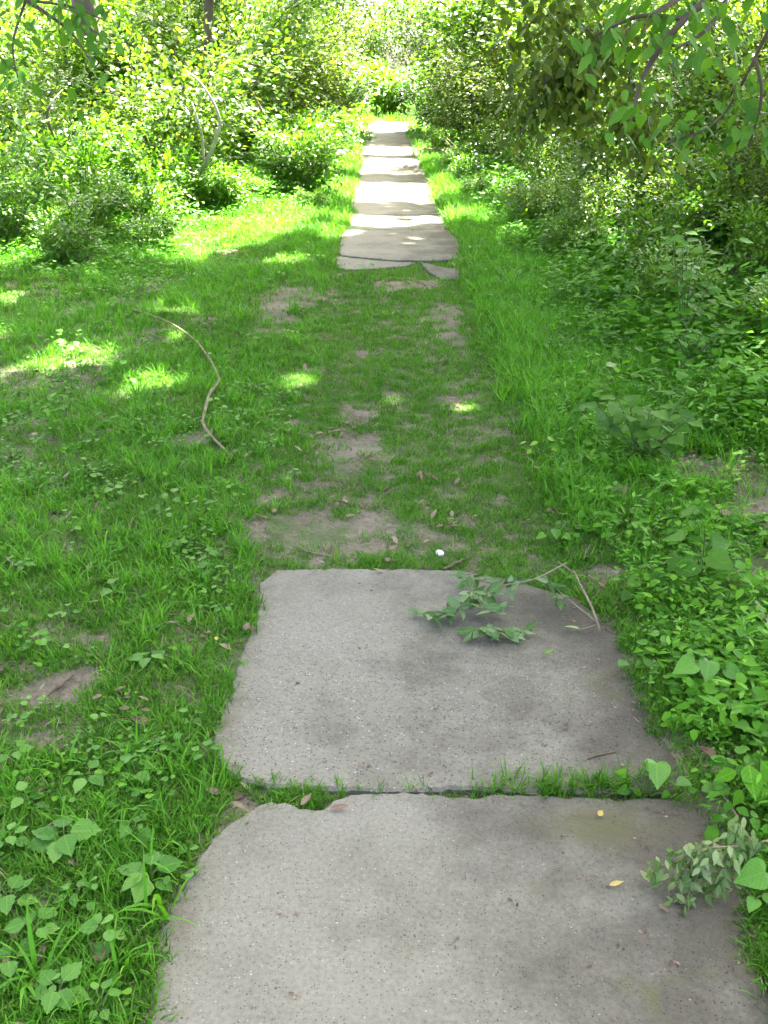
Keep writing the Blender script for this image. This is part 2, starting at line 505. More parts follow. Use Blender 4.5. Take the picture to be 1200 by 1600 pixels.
# ------------------------------------------------------------------ slabs: outlines surveyed on the ground
def outline(pix):
    return np.array([G(*q)[:2] for q in pix])


SLAB_A = np.vstack([outline([(236, 1590), (243, 1490), (262, 1430), (284, 1372), (320, 1318), (372, 1285), (415, 1258), (445, 1259), (470, 1268),
                             (500, 1272), (520, 1256), (548, 1246), (640, 1244), (860, 1249), (1010, 1252), (1098, 1258), (1150, 1300), (1168, 1400), (1186, 1500)]),
                    [(.76, .95), (.76, .70), (-.44, .70)]])
SLAB_B = outline([(330, 1188), (334, 1150), (352, 1100), (372, 1040), (392, 975), (402, 940), (402, 915), (432, 891), (560, 889), (720, 892), (790, 905),
                  (900, 935), (960, 985), (1012, 1040), (1060, 1110), (1092, 1180), (1096, 1216), (1082, 1243), (860, 1241), (640, 1239), (480, 1236), (415, 1232), (372, 1222)])
# the heaved far slab is cracked: a main piece, a strip in front of the crack, a broken corner
SLAB_C = outline([(533, 372), (540, 363), (690, 362), (716, 366), (722, 385), (724, 406), (680, 410), (620, 409.3), (560, 404.3), (531, 401)])
SLAB_D = outline([(527, 402), (560, 405.8), (612, 410.3), (648, 411.5), (640, 416), (600, 420), (560, 422), (526, 420)])
SLAB_E = outline([(655, 413), (690, 419), (722, 423), (718, 438), (690, 437), (672, 427)])


def in_poly(x, y, poly):
    x = np.asarray(x); y = np.asarray(y); ins = np.zeros(x.shape, bool)
    n_ = len(poly)
    for i in range(n_):
        x1, y1 = poly[i]; x2, y2 = poly[(i + 1) % n_]
        c = ((y1 > y) != (y2 > y)) & (x < (x2 - x1) * (y - y1) / (y2 - y1 + 1e-12) + x1)
        ins ^= c
    return ins


FAR_Y0, FAR_N, FAR_P = float(SLAB_C[:, 1].max()) + .03, 19, 1.22
RECT = []
for k in range(FAR_N):
    y0 = FAR_Y0 + k * FAR_P
    RECT.append(np.array([(-.44, y0), (.74, y0), (.74, y0 + FAR_P - .025), (-.44, y0 + FAR_P - .025)]))
ALL_SLABS = [SLAB_A, SLAB_B, SLAB_C, SLAB_D, SLAB_E] + RECT


def on_slab(x, y):
    r_ = np.zeros(np.shape(x), bool)
    for s in ALL_SLABS[:5]:
        r_ |= in_poly(x, y, s)
    e = .12 * fbm(np.asarray(x) * 0 + 3.0 + (np.asarray(x) > 0) * 9, y, .45, 3) - .03 + .001 * np.asarray(y)      # grass creeps in over the far slabs' edges
    r_ |= (x > -.44 + e) & (x < .74 - e * 1.3) & (y > FAR_Y0 - .02) & (y < FAR_Y0 + FAR_N * FAR_P)
    return r_


def ground_h(x, y):
    x = np.asarray(x, float); y = np.asarray(y, float)
    h = (fbm(x, y, 1.3, 3) - .5) * .05 + (fbm(x + 40, y, .22, 2) - .5) * .022
    h = h + sstep(1.2, 4.5, x) * .42 + sstep(-1.6, -5, x) * .12
    near = np.exp(-((x - .15) / .75) ** 4)
    h = h * (1 - .6 * near)
    h = h - .011 * sstep(-.44, -.36, x) * (1 - sstep(.62, .80, x))     # worn a little low along the walk
    h = h + .035 * sstep(.60, .86, x) * (1 - sstep(1.1, 1.5, x)) * sstep(.8, 1.4, y) * (.4 + .9 * fbm(x, y, .2, 2))   # soil creeping over the right edge
    h = h + .02 * (1 - sstep(-.70, -.44, x)) * sstep(-1.2, -.6, x)
    far = np.exp(-((x - .1) / 40) ** 2)
    return h * far


# ------------------------------------------------------------------ ground
def axis1(lo, hi, d0, d1, step, grow):
    a = list(np.arange(d0, d1 + 1e-6, step)); s = step
    while a[-1] < hi: s *= grow; a.append(a[-1] + s)
    s = step
    while a[0] > lo: s *= grow; a.insert(0, a[0] - s)
    return np.array(a)


gx = axis1(-400, 400, -2.6, 2.8, .045, 1.16)
gy = axis1(-80, 900, .5, 10.5, .05, 1.13)
XX, YY = np.meshgrid(gx, gy)
ZZ = ground_h(XX, YY)
V = np.stack([XX.ravel(), YY.ravel(), ZZ.ravel()], 1)
nx, ny = len(gx), len(gy)
ii = (np.arange(ny - 1)[:, None] * nx + np.arange(nx - 1)[None]).ravel()
F = np.stack([ii, ii + 1, ii + nx + 1, ii + nx], 1)
tag(obj('ground', fast_mesh('ground', V, F), M['soil']), 'bare brown soil and thin moss under the grass and undergrowth', 'ground', kind='structure')

# ------------------------------------------------------------------ the walk of concrete slabs
path = thing('path', 'walk of square concrete slabs running straight ahead between grass verges', 'path')
path['kind'] = 'structure'


def slab_mesh(name, poly, top, thick=.09, jag=.006, step=.022, tilt=(0, 0)):
    poly = np.asarray(poly, float)
    area = 0.5 * np.sum(poly[:, 0] * np.roll(poly[:, 1], -1) - np.roll(poly[:, 0], -1) * poly[:, 1])
    if area < 0: poly = poly[::-1]
    pts = []
    for i in range(len(poly)):
        a, b = poly[i], poly[(i + 1) % len(poly)]
        k = max(1, int(np.linalg.norm(b - a) / step))
        for t in range(k): pts.append(a + (b - a) * t / k)
    P = np.array(pts); c = P.mean(0)
    d = np.roll(P, -1, 0) - np.roll(P, 1, 0); nn = norm(np.stack([d[:, 1], -d[:, 0]], 1))
    w = (fbm(P[:, 0] * 1 + 3, P[:, 1], .09, 3) - .5) * jag * 4 + (rng.random(len(P)) - .5) * jag * 1.6
    w = w - np.where(fbm(P[:, 0] * 1 + 31, P[:, 1] + 7, .06, 2) > .66, .009, 0)          # chipped rim
    P = P + nn * w[:, None]
    n_ = len(P)
    zt = top + (P[:, 0] - c[0]) * tilt[0] + (P[:, 1] - c[1]) * tilt[1]
    inner = P - nn * .008
    chip = (rng.random(n_) * .006 + .003)
    V = np.vstack([np.c_[P, np.full(n_, top - thick)], np.c_[P, zt - chip], np.c_[inner, zt]])
    V = [tuple(v) for v in V]
    F = []
    for k in range(n_):
        j = (k + 1) % n_
        F.append((k, j, n_ + j, n_ + k)); F.append((n_ + k, n_ + j, 2 * n_ + j, 2 * n_ + k))
    F.append(tuple(range(2 * n_, 3 * n_)))
    me = bpy.data.meshes.new(name); me.from_pydata(V, [], F); me.update()
    return me


obj('slab', slab_mesh('slab', SLAB_A, .012, jag=.0035, step=.015), M['concrete'], path)
obj('slab', slab_mesh('slab', SLAB_B, .007, tilt=(0, -.004), jag=.0035, step=.015), M['concrete'], path)
obj('slab', slab_mesh('slab', SLAB_C, .020, tilt=(0, .004), jag=.008), M['concrete'], path)
tag(obj('slab', slab_mesh('slab', SLAB_D, .010, tilt=(.0, .012), jag=.008), M['concrete'], path), 'cracked front strip of the far slab')
tag(obj('slab', slab_mesh('slab', SLAB_E, .010, tilt=(-.02, .03), jag=.008), M['concrete'], path), 'broken corner of the far slab')
for k, rc in enumerate(RECT):
    obj('slab', slab_mesh('slab', rc, .014 + .003 * (rng.random() - .5), jag=.006, step=.06, tilt=((rng.random() - .5) * .006, (rng.random() - .5) * .004)), M['concrete'], path)


# ------------------------------------------------------------------ scattered ground growth (nobody could count it)
def proto(name, V, F, val, m):
    me = fast_mesh(name, V, F, val)
    me.materials.append(m)
    return bpy.data.objects.new(name, me)


def blade_set(nb, h, w, spread, lean, curl):
    """Arching grass blades as tapering strips."""
    seg = 4
    Vs, Fs, A = [], [], []
    for b in range(nb):
        az = rng.random() * 2 * np.pi; d = np.array([math.cos(az), math.sin(az), 0]); s = np.array([-d[1], d[0], 0])
        r0 = spread * math.sqrt(rng.random()); a0 = rng.random() * 2 * np.pi
        p = np.array([math.cos(a0) * r0, math.sin(a0) * r0, -.006])
        hh = h * (.5 + .7 * rng.random()); ww = w * (.7 + .6 * rng.random())
        th = lean * (.3 + rng.random()); cu = curl * (.3 + 1.2 * rng.random())
        pts = [p]
        for k in range(seg):
            pts.append(pts[-1] + (d * math.sin(th) + np.array([0, 0, math.cos(th)])) * hh / seg); th += cu / seg
        base = sum(len(v) for v in Vs)
        ring = []
        for k, q in enumerate(pts[:-1]):
            f_ = (.75, 1.0, .85, .55)[k]
            ring += [q + s * ww * .5 * f_, q - s * ww * .5 * f_]
        ring.append(pts[-1])
        Vs.append(np.array(ring))
        for k in range(seg - 1):
            i = base + 2 * k
            Fs += [(i, i + 1, i + 3), (i, i + 3, i + 2)]
        i = base + 2 * (seg - 1); Fs.append((i, i + 1, i + 2))
        A.append(np.full(len(ring), rng.random()))
    return np.vstack(Vs), np.array(Fs), np.concatenate(A)


def sprig_set(nl, length, wratio, hlo, hhi, spread, kind, droop=.3):
    """Leaves held at different heights by (unseen, hair-thin) stalks."""
    az = rng.random(nl) * 2 * np.pi; r0 = spread * np.sqrt(rng.random(nl))
    pos = np.stack([np.cos(az) * r0, np.sin(az) * r0, hlo + (hhi - hlo) * rng.random(nl)], 1)
    a2 = az + (rng.random(nl) - .5) * 2.2
    ax = np.stack([np.cos(a2), np.sin(a2), (rng.random(nl) - .35 - droop) * .8], 1)
    nr = np.stack([(rng.random(nl) - .5) * .9, (rng.random(nl) - .5) * .9, np.ones(nl)], 1)
    ln = length * (.6 + .7 * rng.random(nl))
    V, F, A = leaves(pos, ax, nr, ln, ln * wratio, kind)
    # stalks from the ground to each leaf
    Vs, Fs, As = [V], [F], [A]; o = len(V)
    for k in range(nl):
        q = pos[k]; g = np.array([q[0] * .35, q[1] * .35, -.005]); s = np.array([.0007, .0007, 0]) * (1 + length * 20)
        Vs.append(np.array([g - s, g + s, q + s * .6])); Fs.append(np.array([(o, o + 1, o + 2)])); As.append(np.full(3, .35)); o += 3
    return np.vstack(Vs), np.vstack(Fs), np.concatenate(As)


def scatter(name, label, cat, protos, pts, rotz, scl, idx, tilt=.12):
    c = bpy.data.collections.new(name + '_kinds')
    for k, o in enumerate(protos):
        o.name = '%s_kind_%02d' % (name, k); c.objects.link(o)
    me = bpy.data.meshes.new(name)
    n_ = len(pts)
    me.vertices.add(n_); me.vertices.foreach_set('co', np.ascontiguousarray(pts, np.float32).ravel())
    rot = np.stack([(rng.random(n_) - .5) * 2 * tilt, (rng.random(n_) - .5) * 2 * tilt, rotz], 1).astype(np.float32)
    at = me.attributes.new('rot', 'FLOAT_VECTOR', 'POINT'); at.data.foreach_set('vector', rot.ravel())
    at = me.attributes.new('scl', 'FLOAT', 'POINT'); at.data.foreach_set('value', np.asarray(scl, np.float32))
    at = me.attributes.new('idx', 'INT', 'POINT'); at.data.foreach_set('value', np.asarray(idx, np.int32))
    o = obj(name, me)
    ng = bpy.data.node_groups.new(name, 'GeometryNodeTree')
    ng.interface.new_socket('Geometry', in_out='INPUT', socket_type='NodeSocketGeometry')
    ng.interface.new_socket('Geometry', in_out='OUTPUT', socket_type='NodeSocketGeometry')
    N = ng.nodes; K = ng.links
    gi = N.new('NodeGroupInput'); go = N.new('NodeGroupOutput')
    ip = N.new('GeometryNodeInstanceOnPoints')
    ci = N.new('GeometryNodeCollectionInfo'); ci.inputs['Collection'].default_value = c
    ci.inputs['Separate Children'].default_value = True; ci.inputs['Reset Children'].default_value = True

    def na(nm, ty):
        q = N.new('GeometryNodeInputNamedAttribute'); q.data_type = ty; q.inputs['Name'].default_value = nm
        return q.outputs['Attribute']
    K.new(gi.outputs[0], ip.inputs['Points']); K.new(ci.outputs[0], ip.inputs['Instance'])
    ip.inputs['Pick Instance'].default_value = True
    K.new(na('idx', 'INT'), ip.inputs['Instance Index'])
    K.new(na('rot', 'FLOAT_VECTOR'), ip.inputs['Rotation'])
    K.new(na('scl', 'FLOAT'), ip.inputs['Scale'])
    K.new(ip.outputs[0], go.inputs[0])
    md = o.modifiers.new('scatter', 'NODES'); md.node_group = ng
    return tag(o, label, cat, kind='stuff')


def sample(n_, x0, x1, y0, y1, dens, ybias=0.0):
    """Random points kept with probability dens(x, y); ybias>0 favours near ground."""
    u = rng.random(n_)
    y = y0 + (y1 - y0) * u ** (1 + ybias)
    hw = .42 * zc_of(y) + 1.3                                    # rather more than the view takes in
    x = np.clip(x0, -hw, hw) + rng.random(n_) * (np.clip(x1, -hw, hw) - np.clip(x0, -hw, hw))
    k = rng.random(n_) < dens(x, y)
    return x[k], y[k]


SOIL_SPOTS = [(525, 830, .32, .24), (545, 700, .14, .28), (440, 775, .13, .08), (455, 470, .26, .55), (430, 505, .15, .35), (700, 505, .10, .70), (640, 445, .30, .22),
              (560, 640, .10, .25), (475, 578, .10, .10), (715, 622, .08, .12), (612, 612, .07, .08), (300, 690, .10, .12),
              (80, 1075, .14, .10), (140, 1010, .10, .05), (35, 1170, .10, .06), (380, 1255, .06, .035), (230, 900, .07, .05),
              (930, 905, .10, .10), (1130, 1215, .07, .05), (1180, 790, .20, .25), (1130, 740, .22, .22), (1185, 900, .12, .15), (1150, 460, .35, .5), (960, 770, .07, .12)]
SOIL_W = [(G(px, py)[0], G(px, py)[1], a, b) for px, py, a, b in SOIL_SPOTS]


def soilness(x, y):
    s = np.zeros(np.shape(x))
    for cx, cy, a, b in SOIL_W:
        d = ((x - cx) / a) ** 2 + ((y - cy) / b) ** 2
        s = np.maximum(s, np.exp(-d * .8))
    return np.clip(s + (fbm(x, y, .16, 3) - .5) * 1.3 * np.minimum(1, s * 3), 0, 1)


def slab_keep(x, y, m_=.0):
    return ~on_slab(x, y) | ((ground_h(x, y) > .010) & (np.abs(np.asarray(x) - .15) > .45))


def g3(x, y, dz=0.0):
    return np.stack([x, y, ground_h(x, y) + dz], 1)


# short trodden lawn
short = [proto('s', *blade_set(34, .032, .0032, .045, .6, .9), M['grass_short']) for _ in range(4)] + \
        [proto('s', *blade_set(30, .048, .0034, .045, .5, 1.0), M['grass_short']) for _ in range(4)] + \
        [proto('s', *blade_set(5, .055, .0026, .05, 1.1, .6), M['straw']) for _ in range(1)]


def d_short(x, y):
    lawn = sstep(-1.9, -.5, x) * (1 - sstep(.85, 1.25, x))
    tr = .5 + .5 * sstep(.25, .5, fbm(x, y, .35, 3))
    centre = 1 - .12 * np.exp(-((x + .05) / .28) ** 2) * (y < 8.9) * (y > 3.0)
    return (.25 + .75 * lawn) * tr * centre * (1 - .95 * sstep(.25, .80, soilness(x, y))) * slab_keep(x, y)


x, y = sample(92000, -6, 2.4, .5, 12.5, d_short, .6)
dist_s = np.clip(.75 + y * .065, .9, 1.5)
scatter('short_grass', 'short trodden grass on the ground between the slabs and left of them', 'grass', short, g3(x, y), rng.random(len(x)) * 6.28,
        dist_s * (.7 + .6 * rng.random(len(x))) * np.where((np.abs(x) < .65) & (y > 3), .72, 1.0), rng.integers(0, len(short), len(x)), .25)

# longer, brighter grass
long_ = [proto('l', *blade_set(16, .10, .0046, .040, .35, 1.3), M['grass_long']) for _ in range(4)] + \
        [proto('l', *blade_set(13, .14, .0055, .04, .4, 1.6), M['grass_long']) for _ in range(3)]


def d_long(x, y):
    right = sstep(.58, .78, x) * (1 - sstep(1.6, 2.4, x)) * sstep(2.9, 3.8, y)
    left = .55 * (1 - sstep(-1.0, -.42, x)) * sstep(.36, .58, fbm(x + 9, y, .45, 3)) + .20 * np.exp(-((x + .55) / .12) ** 2)
    far = .6 * sstep(9.5, 11, y)
    return np.clip(right * (.35 + .65 * sstep(.3, .6, fbm(x, y + 5, .5, 2))) + left + far, 0, 1) * (1 - .9 * sstep(.25, .6, soilness(x, y))) * slab_keep(x, y)


x, y = sample(86000, -8, 7, .5, 20, d_long, .6)
scatter('long_grass', 'taller bright green grass along the verges of the walk', 'grass', long_, g3(x, y), rng.random(len(x)) * 6.28,
        np.clip(.55 + y * .06, .6, 1.3) * (.55 + .6 * rng.random(len(x))) * np.where(x > .6, 1.2, 1.0), rng.integers(0, len(long_), len(x)), .2)

# low round-leaved creeping cover
cover = [proto('c', *sprig_set(16, .015, .95, .008, .04, .06, 'round', .1), M['cover_leaf']) for _ in range(4)] + \
        [proto('c', *sprig_set(11, .020, .85, .01, .05, .06, 'round', .1), M['weed_leaf']) for _ in range(3)]


def d_cover(x, y):
    left = (1 - sstep(-.62, -.40, x)) * (.06 + .5 * sstep(.50, .66, fbm(x + 31, y, .38, 3)))
    right = sstep(.66, .9, x) * .55
    return (left + right) * (1 - .95 * sstep(.25, .55, soilness(x, y))) * slab_keep(x, y) + .22 * np.exp(-((y - 8.75) / .15) ** 2) * (np.abs(x) < .5)


x, y = sample(23000, -6, 4, .5, 13, d_cover, .7)
scatter('creeping_cover', 'small round leaved creeping weeds spreading through the grass', 'ground cover', cover, g3(x, y), rng.random(len(x)) * 6.28,
        np.clip(.8 + y * .045, .8, 1.4) * (.6 + .7 * rng.random(len(x))), rng.integers(0, len(cover), len(x)), .15)

# leafy undergrowth of the right side and the foot of the shrubs
under = [proto('u', *sprig_set(20, .038, .52, .012, .12, .09, 'simple', .2), M['vine_leaf']) for _ in range(4)] + \
        [proto('u', *sprig_set(15, .045, .68, .015, .13, .10, 'simple', .25), M['cover_leaf']) for _ in range(3)] + \
        [proto('u', *sprig_set(9, .042, .9, .015, .12, .09, 'heart', .2), M['vine_leaf']) for _ in range(2)] + \
        [proto('u', *sprig_set(22, .050, .24, .015, .16, .08, 'simple', .0), M['grass_long']) for _ in range(2)] + \
        [proto('u', *sprig_set(8, .044, .85, .01, .09, .09, 'toothed', .2), M['weed_leaf']) for _ in range(1)]


def d_under(x, y):
    edge = .70 + .10 * (fbm(x, y, .5, 2) - .5) + .35 * sstep(4, 7, y)
    right = (1 - .6 * sstep(3.6, 4.4, y) * (1 - sstep(1.1, 1.7, x)) * (1 - sstep(9, 11, y))) * sstep(edge - .04, edge + .28, x) * (.30 + .70 * sstep(.36, .56, fbm(x + 3, y + 8, .4, 3)))
    left = .05 * (1 - sstep(-1.9, -1.0, x)) * sstep(.5, .65, fbm(x + 77, y, .6, 2)) + .8 * sstep(7.4, 9.6, y) * (1 - sstep(-2.4, -1.5, x))
    far = .75 * sstep(10.5, 13, y) * (np.abs(x - .15) > 1.05)
    return np.clip(right + left + far, 0, 1) * (1 - .93 * sstep(.22, .5, soilness(x, y))) * slab_keep(x, y)


x, y = sample(42000, -9, 9, .5, 22, d_under, .6)
scatter('leafy_undergrowth', 'low leafy weeds and vines covering the ground under the shrubs', 'undergrowth', under, g3(x, y), rng.random(len(x)) * 6.28,
        np.clip(.68 + y * .042, .7, 1.6) * (.4 + 1.0 * rng.random(len(x)) ** 1.3) * (1 + .5 * sstep(1.0, 1.8, x) * sstep(3.5, 5, y)), rng.integers(0, len(under), len(x)), .2)

# grass of the far verges and of the sunny ground beyond the end
fg = [proto('f', *blade_set(22, .16, .012, .14, .4, 1.2), M['grass_long']) for _ in range(4)]
x, y = sample(12000, -30, 30, 15, 70, lambda a, b: .9 * ~on_slab(a, b), .5)
scatter('far_grass', 'sunny rough grass of the far verges and beyond the end of the path', 'grass', fg, g3(x, y), rng.random(len(x)) * 6.28,
        np.clip(.5 + y * .03, .7, 2.2) * (.6 + .6 * rng.random(len(x))), rng.integers(0, 4, len(x)), .2)

# dead leaves and bits lying on the soil
dead = [proto('d', *leaves(np.c_[(rng.random((5, 2)) - .5) * .10, rng.random(5) * .012 + .004], np.c_[rng.random((5, 2)) - .5, (rng.random(5) - .5) * .3],
                           np.c_[(rng.random((5, 2)) - .5) * .8, np.ones(5)], .018 + .03 * rng.random(5), .010 + .014 * rng.random(5), 'simple'), M['dead_leaf']) for _ in range(5)]


def d_dead(x, y):
    return (.10 + .6 * sstep(.8, 1.3, x) + .10 * sstep(.2, .5, soilness(x, y)) + .3 * (y > 11)) * slab_keep(x, y)


x, y = sample(8000, -6, 6, .5, 18, d_dead, .6)
scatter('leaf_litter', 'scattered dry brown leaf litter on the soil', 'leaf litter', dead, g3(x, y, .002), rng.random(len(x)) * 6.28,
        (.7 + .7 * rng.random(len(x))) * np.clip(.8 + y * .03, .8, 1.2), rng.integers(0, len(dead), len(x)), .15)

# crumbs of leaf and soil blown onto the slabs
x = rng.uniform(-.42, .74, 420); y = rng.uniform(1.0, 3.1, 420)
k = on_slab(x, y) & (rng.random(420) < .10 + .6 * sstep(.2, .7, x) + .4 * sstep(.12, .0, np.abs(y - 1.9)))
x, y = x[k], y[k]
scatter('slab_crumbs', 'tiny crumbs of dry leaf and soil lying on the near slabs', 'leaf litter', [proto('b', *leaves(np.c_[(rng.random((3, 2)) - .5) * .03, rng.random(3) * .002 + .001], np.c_[rng.random((3, 2)) - .5, (rng.random(3) - .5) * .3],
        np.c_[(rng.random((3, 2)) - .5) * .8, np.ones(3)], .005 + .008 * rng.random(3), .003 + .004 * rng.random(3), 'cheap'), M['dead_leaf']) for _ in range(4)],
        np.c_[x, y, np.full(len(x), .0125)], rng.random(len(x)) * 6.28, .5 + .9 * rng.random(len(x)), rng.integers(0, 4, len(x)), .05)

# grass rooted in the joint between the two near slabs
jx = np.concatenate([rng.normal(.47, .10, 110), rng.normal(-.17, .05, 22), rng.uniform(-.42, .75, 26), rng.normal(-.37, .04, 24)])
jy = np.concatenate([rng.normal(1.905, .022, 110), rng.normal(1.885, .015, 22), rng.normal(1.895, .006, 26), rng.normal(1.90, .03, 24)])
kz = ~(in_poly(jx, jy, SLAB_A * 1.0) & (jy < 1.83))
jx, jy = jx[kz], jy[kz]
scatter('joint_grass', 'fine grass growing out of the joint between the two near slabs', 'grass', [proto('j', *blade_set(9, .055, .0022, .012, .4, .9), M['grass_short']) for _ in range(4)],
        np.c_[jx, jy, np.full(len(jx), .004)], rng.random(len(jx)) * 6.28, .35 + .8 * rng.random(len(jx)) * np.where(jx > .25, 1.45, .8), rng.integers(0, 4, len(jx)), .3)


# ------------------------------------------------------------------ tall trees: trunks, limbs and the canopy that shades the walk
def Q(px, py, y):
    """The place y metres ahead that is seen at this point of the photograph."""
    xc, yc = (px - 600) / FPX, (800 - py) / FPX
    c, s = math.cos(PITCH), math.sin(PITCH)
    d = np.array([xc, c + yc * s, -s + yc * c]); t = y / d[1]
    return np.array([d[0] * t, y, CAM_H + d[2] * t])


CLEAR = G(355, 352)
HOLES = [(480, 577, .13), (440, 597, .10), (615, 610, .09), (715, 622, .12), (130, 545, .25), (235, 585, .20),  (1140, 790, .10),
         (955, 570, .06), (840, 690, .10), (1160, 720, .07), (1070, 470, .14), (520, 360, .25), (440, 400, .25), (270, 515, .12), (800, 375, .20), (1120, 395, .15), (900, 390, .12)]
HOLES = [(*G(px, py, .05)[:2], r_) for px, py, r_ in HOLES]


def lit_map(x, y):
    """How open the canopy is towards the sun above each spot of ground."""
    n1 = fbm(x + 13, y + 4, 1.1, 3)
    lit = sstep(9.2, 11.0, y + .35 * np.clip(x - 1.2, 0, 3)) * sstep(.365, .445, n1) * .97
    cor = 1 - sstep(1.25, 1.75, np.abs(x + .05))
    wob = y + .25 * (fbm(x, y, .5, 2) - .5) + .10 * x
    band = np.maximum.reduce([sstep(10.9, 11.1, wob) * (1 - sstep(11.9, 12.2, wob)) * .95, sstep(13.1, 13.3, wob) * (1 - sstep(15.5, 15.7, wob)),
                              sstep(16.6, 16.9, wob) * (1 - sstep(19.9, 20.1, wob)), sstep(20.5, 20.7, wob) * (1 - sstep(23.2, 23.6, wob)), sstep(27.5, 28.5, wob) + 0 * x])
    band = np.where((y > 10.3) & (y < 13.2), np.maximum(band, .8 * (fbm(x, y * 2, .35, 2) > .64)), band)
    band = np.where((y > 23) & (y < 28), .6 * (fbm(x, y * 2, .5, 2) > .56), band)
    w_ = cor * (y > 10.3)
    lit = lit * (1 - w_) + band * w_
    d = ((x - CLEAR[0]) / .95) ** 2 + ((y - CLEAR[1]) / 1.9) ** 2
    lit = np.maximum(lit, d < 1)
    lit = np.maximum(lit, (y > 33) * 1.0)
    dp = (x < -1.0) & (y > 5.0) & (y < 7.6)
    lit = np.where(dp, np.maximum(lit, .95 * sstep(.46, .54, fbm(x + 2, y + 6, .42, 3))), lit)
    lw = (x < -1.5) & (y > 8.0) & (y < 11.5)
    lit = np.where(lw, np.maximum(lit, .95 * sstep(.46, .54, fbm(x + 8, y + 1, .6, 3))), lit)
    rd = (x > 1.5) & (y > 4.5)
    lit = np.where(rd, np.maximum(lit, .9 * sstep(.60, .66, fbm(x + 5, y + 2, .42, 2))), lit)
    for hx, hy, hr in HOLES:
        lit = np.maximum(lit, ((x - hx) ** 2 + (y - hy) ** 2 < (hr * .9 + .07) ** 2) * 1.0)
    return lit


# (x, y, trunk radius, height, lean, label)
TREES = [(-3.95, 14.6, .20, 13, (.02, 0), 'brown trunked tree rising behind the shrubs at the left'),
         (-2.75, 16.2, .085, 9, (.3, .1), 'slim leaning tree between the brown trunk and the path'),
         (-4.4, 7.2, .20, 13, (.2, .3), 'tree whose low branch hangs into the upper left corner'),
         (3.3, 5.6, .16, 11, (-.2, .2), 'tree whose big leaved branch hangs into the upper right corner'),
         (5.2, 10.4, .22, 14, (-.3, 0), 'tree whose dark drooping branch hangs over the right shrubs'),
         (4.1, 16.8, .15, 12, (-.2, 0), 'shade tree standing behind the tall right shrubs'),
         (-6.6, 11.0, .22, 14, (.2, 0), 'shade tree standing past the left edge of the undergrowth'),
         (-5.0, 22.5, .18, 13, (.2, 0), 'shade tree farther back on the left of the path'),
         (4.8, 23.5, .20, 14, (-.2, 0), 'shade tree farther back on the right of the path'),
         (-3.9, 29.5, .17, 13, (.1, 0), 'last tall tree on the left before the sunny end'),
         (4.4, 31.0, .17, 13, (-.1, 0), 'last tall tree on the right before the sunny end'),
         (8.2, 13.5, .2, 14, (0, 0), 'outermost tall tree deep in the right undergrowth')]
gt = []
for lay in range(4):                                        # unseen leaf layers, laid out along the sunlight to shade the walk
    sp = .27
    qx, qy = np.meshgrid(np.arange(-4.6, 4.9, sp) + rng.random() * sp, np.arange(-1.6, 33, sp) + rng.random() * sp)
    gt.append(np.c_[qx.ravel(), qy.ravel()] + rng.uniform(-.06, .06, (qx.size, 2)))
gt = np.vstack(gt); tx, ty = gt[:, 0], gt[:, 1]; N_C = len(tx)
keep = rng.random(N_C) > lit_map(tx, ty)  # leaves left out where sun patches should land
tx, ty = tx[keep], ty[keep]
# extra leaves added to block sun leaks wherever the shade should be closed
cs = .04; cx0, cy0, cnx, cny = -4.0, -.6, 200, 272
cov = np.zeros((cnx + 12, cny + 12), bool)


def cover(px_, py_, rad_):
    i = ((np.asarray(px_) - cx0) / cs).astype(int) + 6; j = ((np.asarray(py_) - cy0) / cs).astype(int) + 6
    k_ = int(rad_ / cs) + 1
    for a_ in range(-k_, k_ + 1):
        for b_ in range(-k_, k_ + 1):
            if (a_ * a_ + b_ * b_) * cs * cs > rad_ * rad_: continue
            ok = (i + a_ >= 0) & (i + a_ < cnx + 12) & (j + b_ >= 0) & (j + b_ < cny + 12)
            cov[(i + a_)[ok], (j + b_)[ok]] = True


cover(tx, ty, .09)
cxs, cys = np.meshgrid(cx0 + (np.arange(cnx) + .5) * cs, cy0 + (np.arange(cny) + .5) * cs, indexing='ij')
need = (~cov[6:6 + cnx, 6:6 + cny]) & (lit_map(cxs, cys) < .3)
ex = []
for q in rng.permutation(np.argwhere(need)):
    if cov[q[0] + 6, q[1] + 6]: continue
    ex.append((cxs[q[0], q[1]], cys[q[0], q[1]])); cover(np.array([ex[-1][0]]), np.array([ex[-1][1]]), .10)
ex = np.array(ex)
tx = np.concatenate([tx, ex[:, 0]]); ty = np.concatenate([ty, ex[:, 1]])
tz = 7.0 + 4.5 * rng.random(len(tx))
CP = np.c_[tx, ty, np.zeros(len(tx))] + L * (tz / L[2])[:, None]
cent = np.array([(t[0] + t[4][0] * 6, t[1] + t[4][1] * 6) for t in TREES])
own = np.argmin(((CP[:, None, :2] - cent[None]) ** 2).sum(2), 1)
tree_roots = []
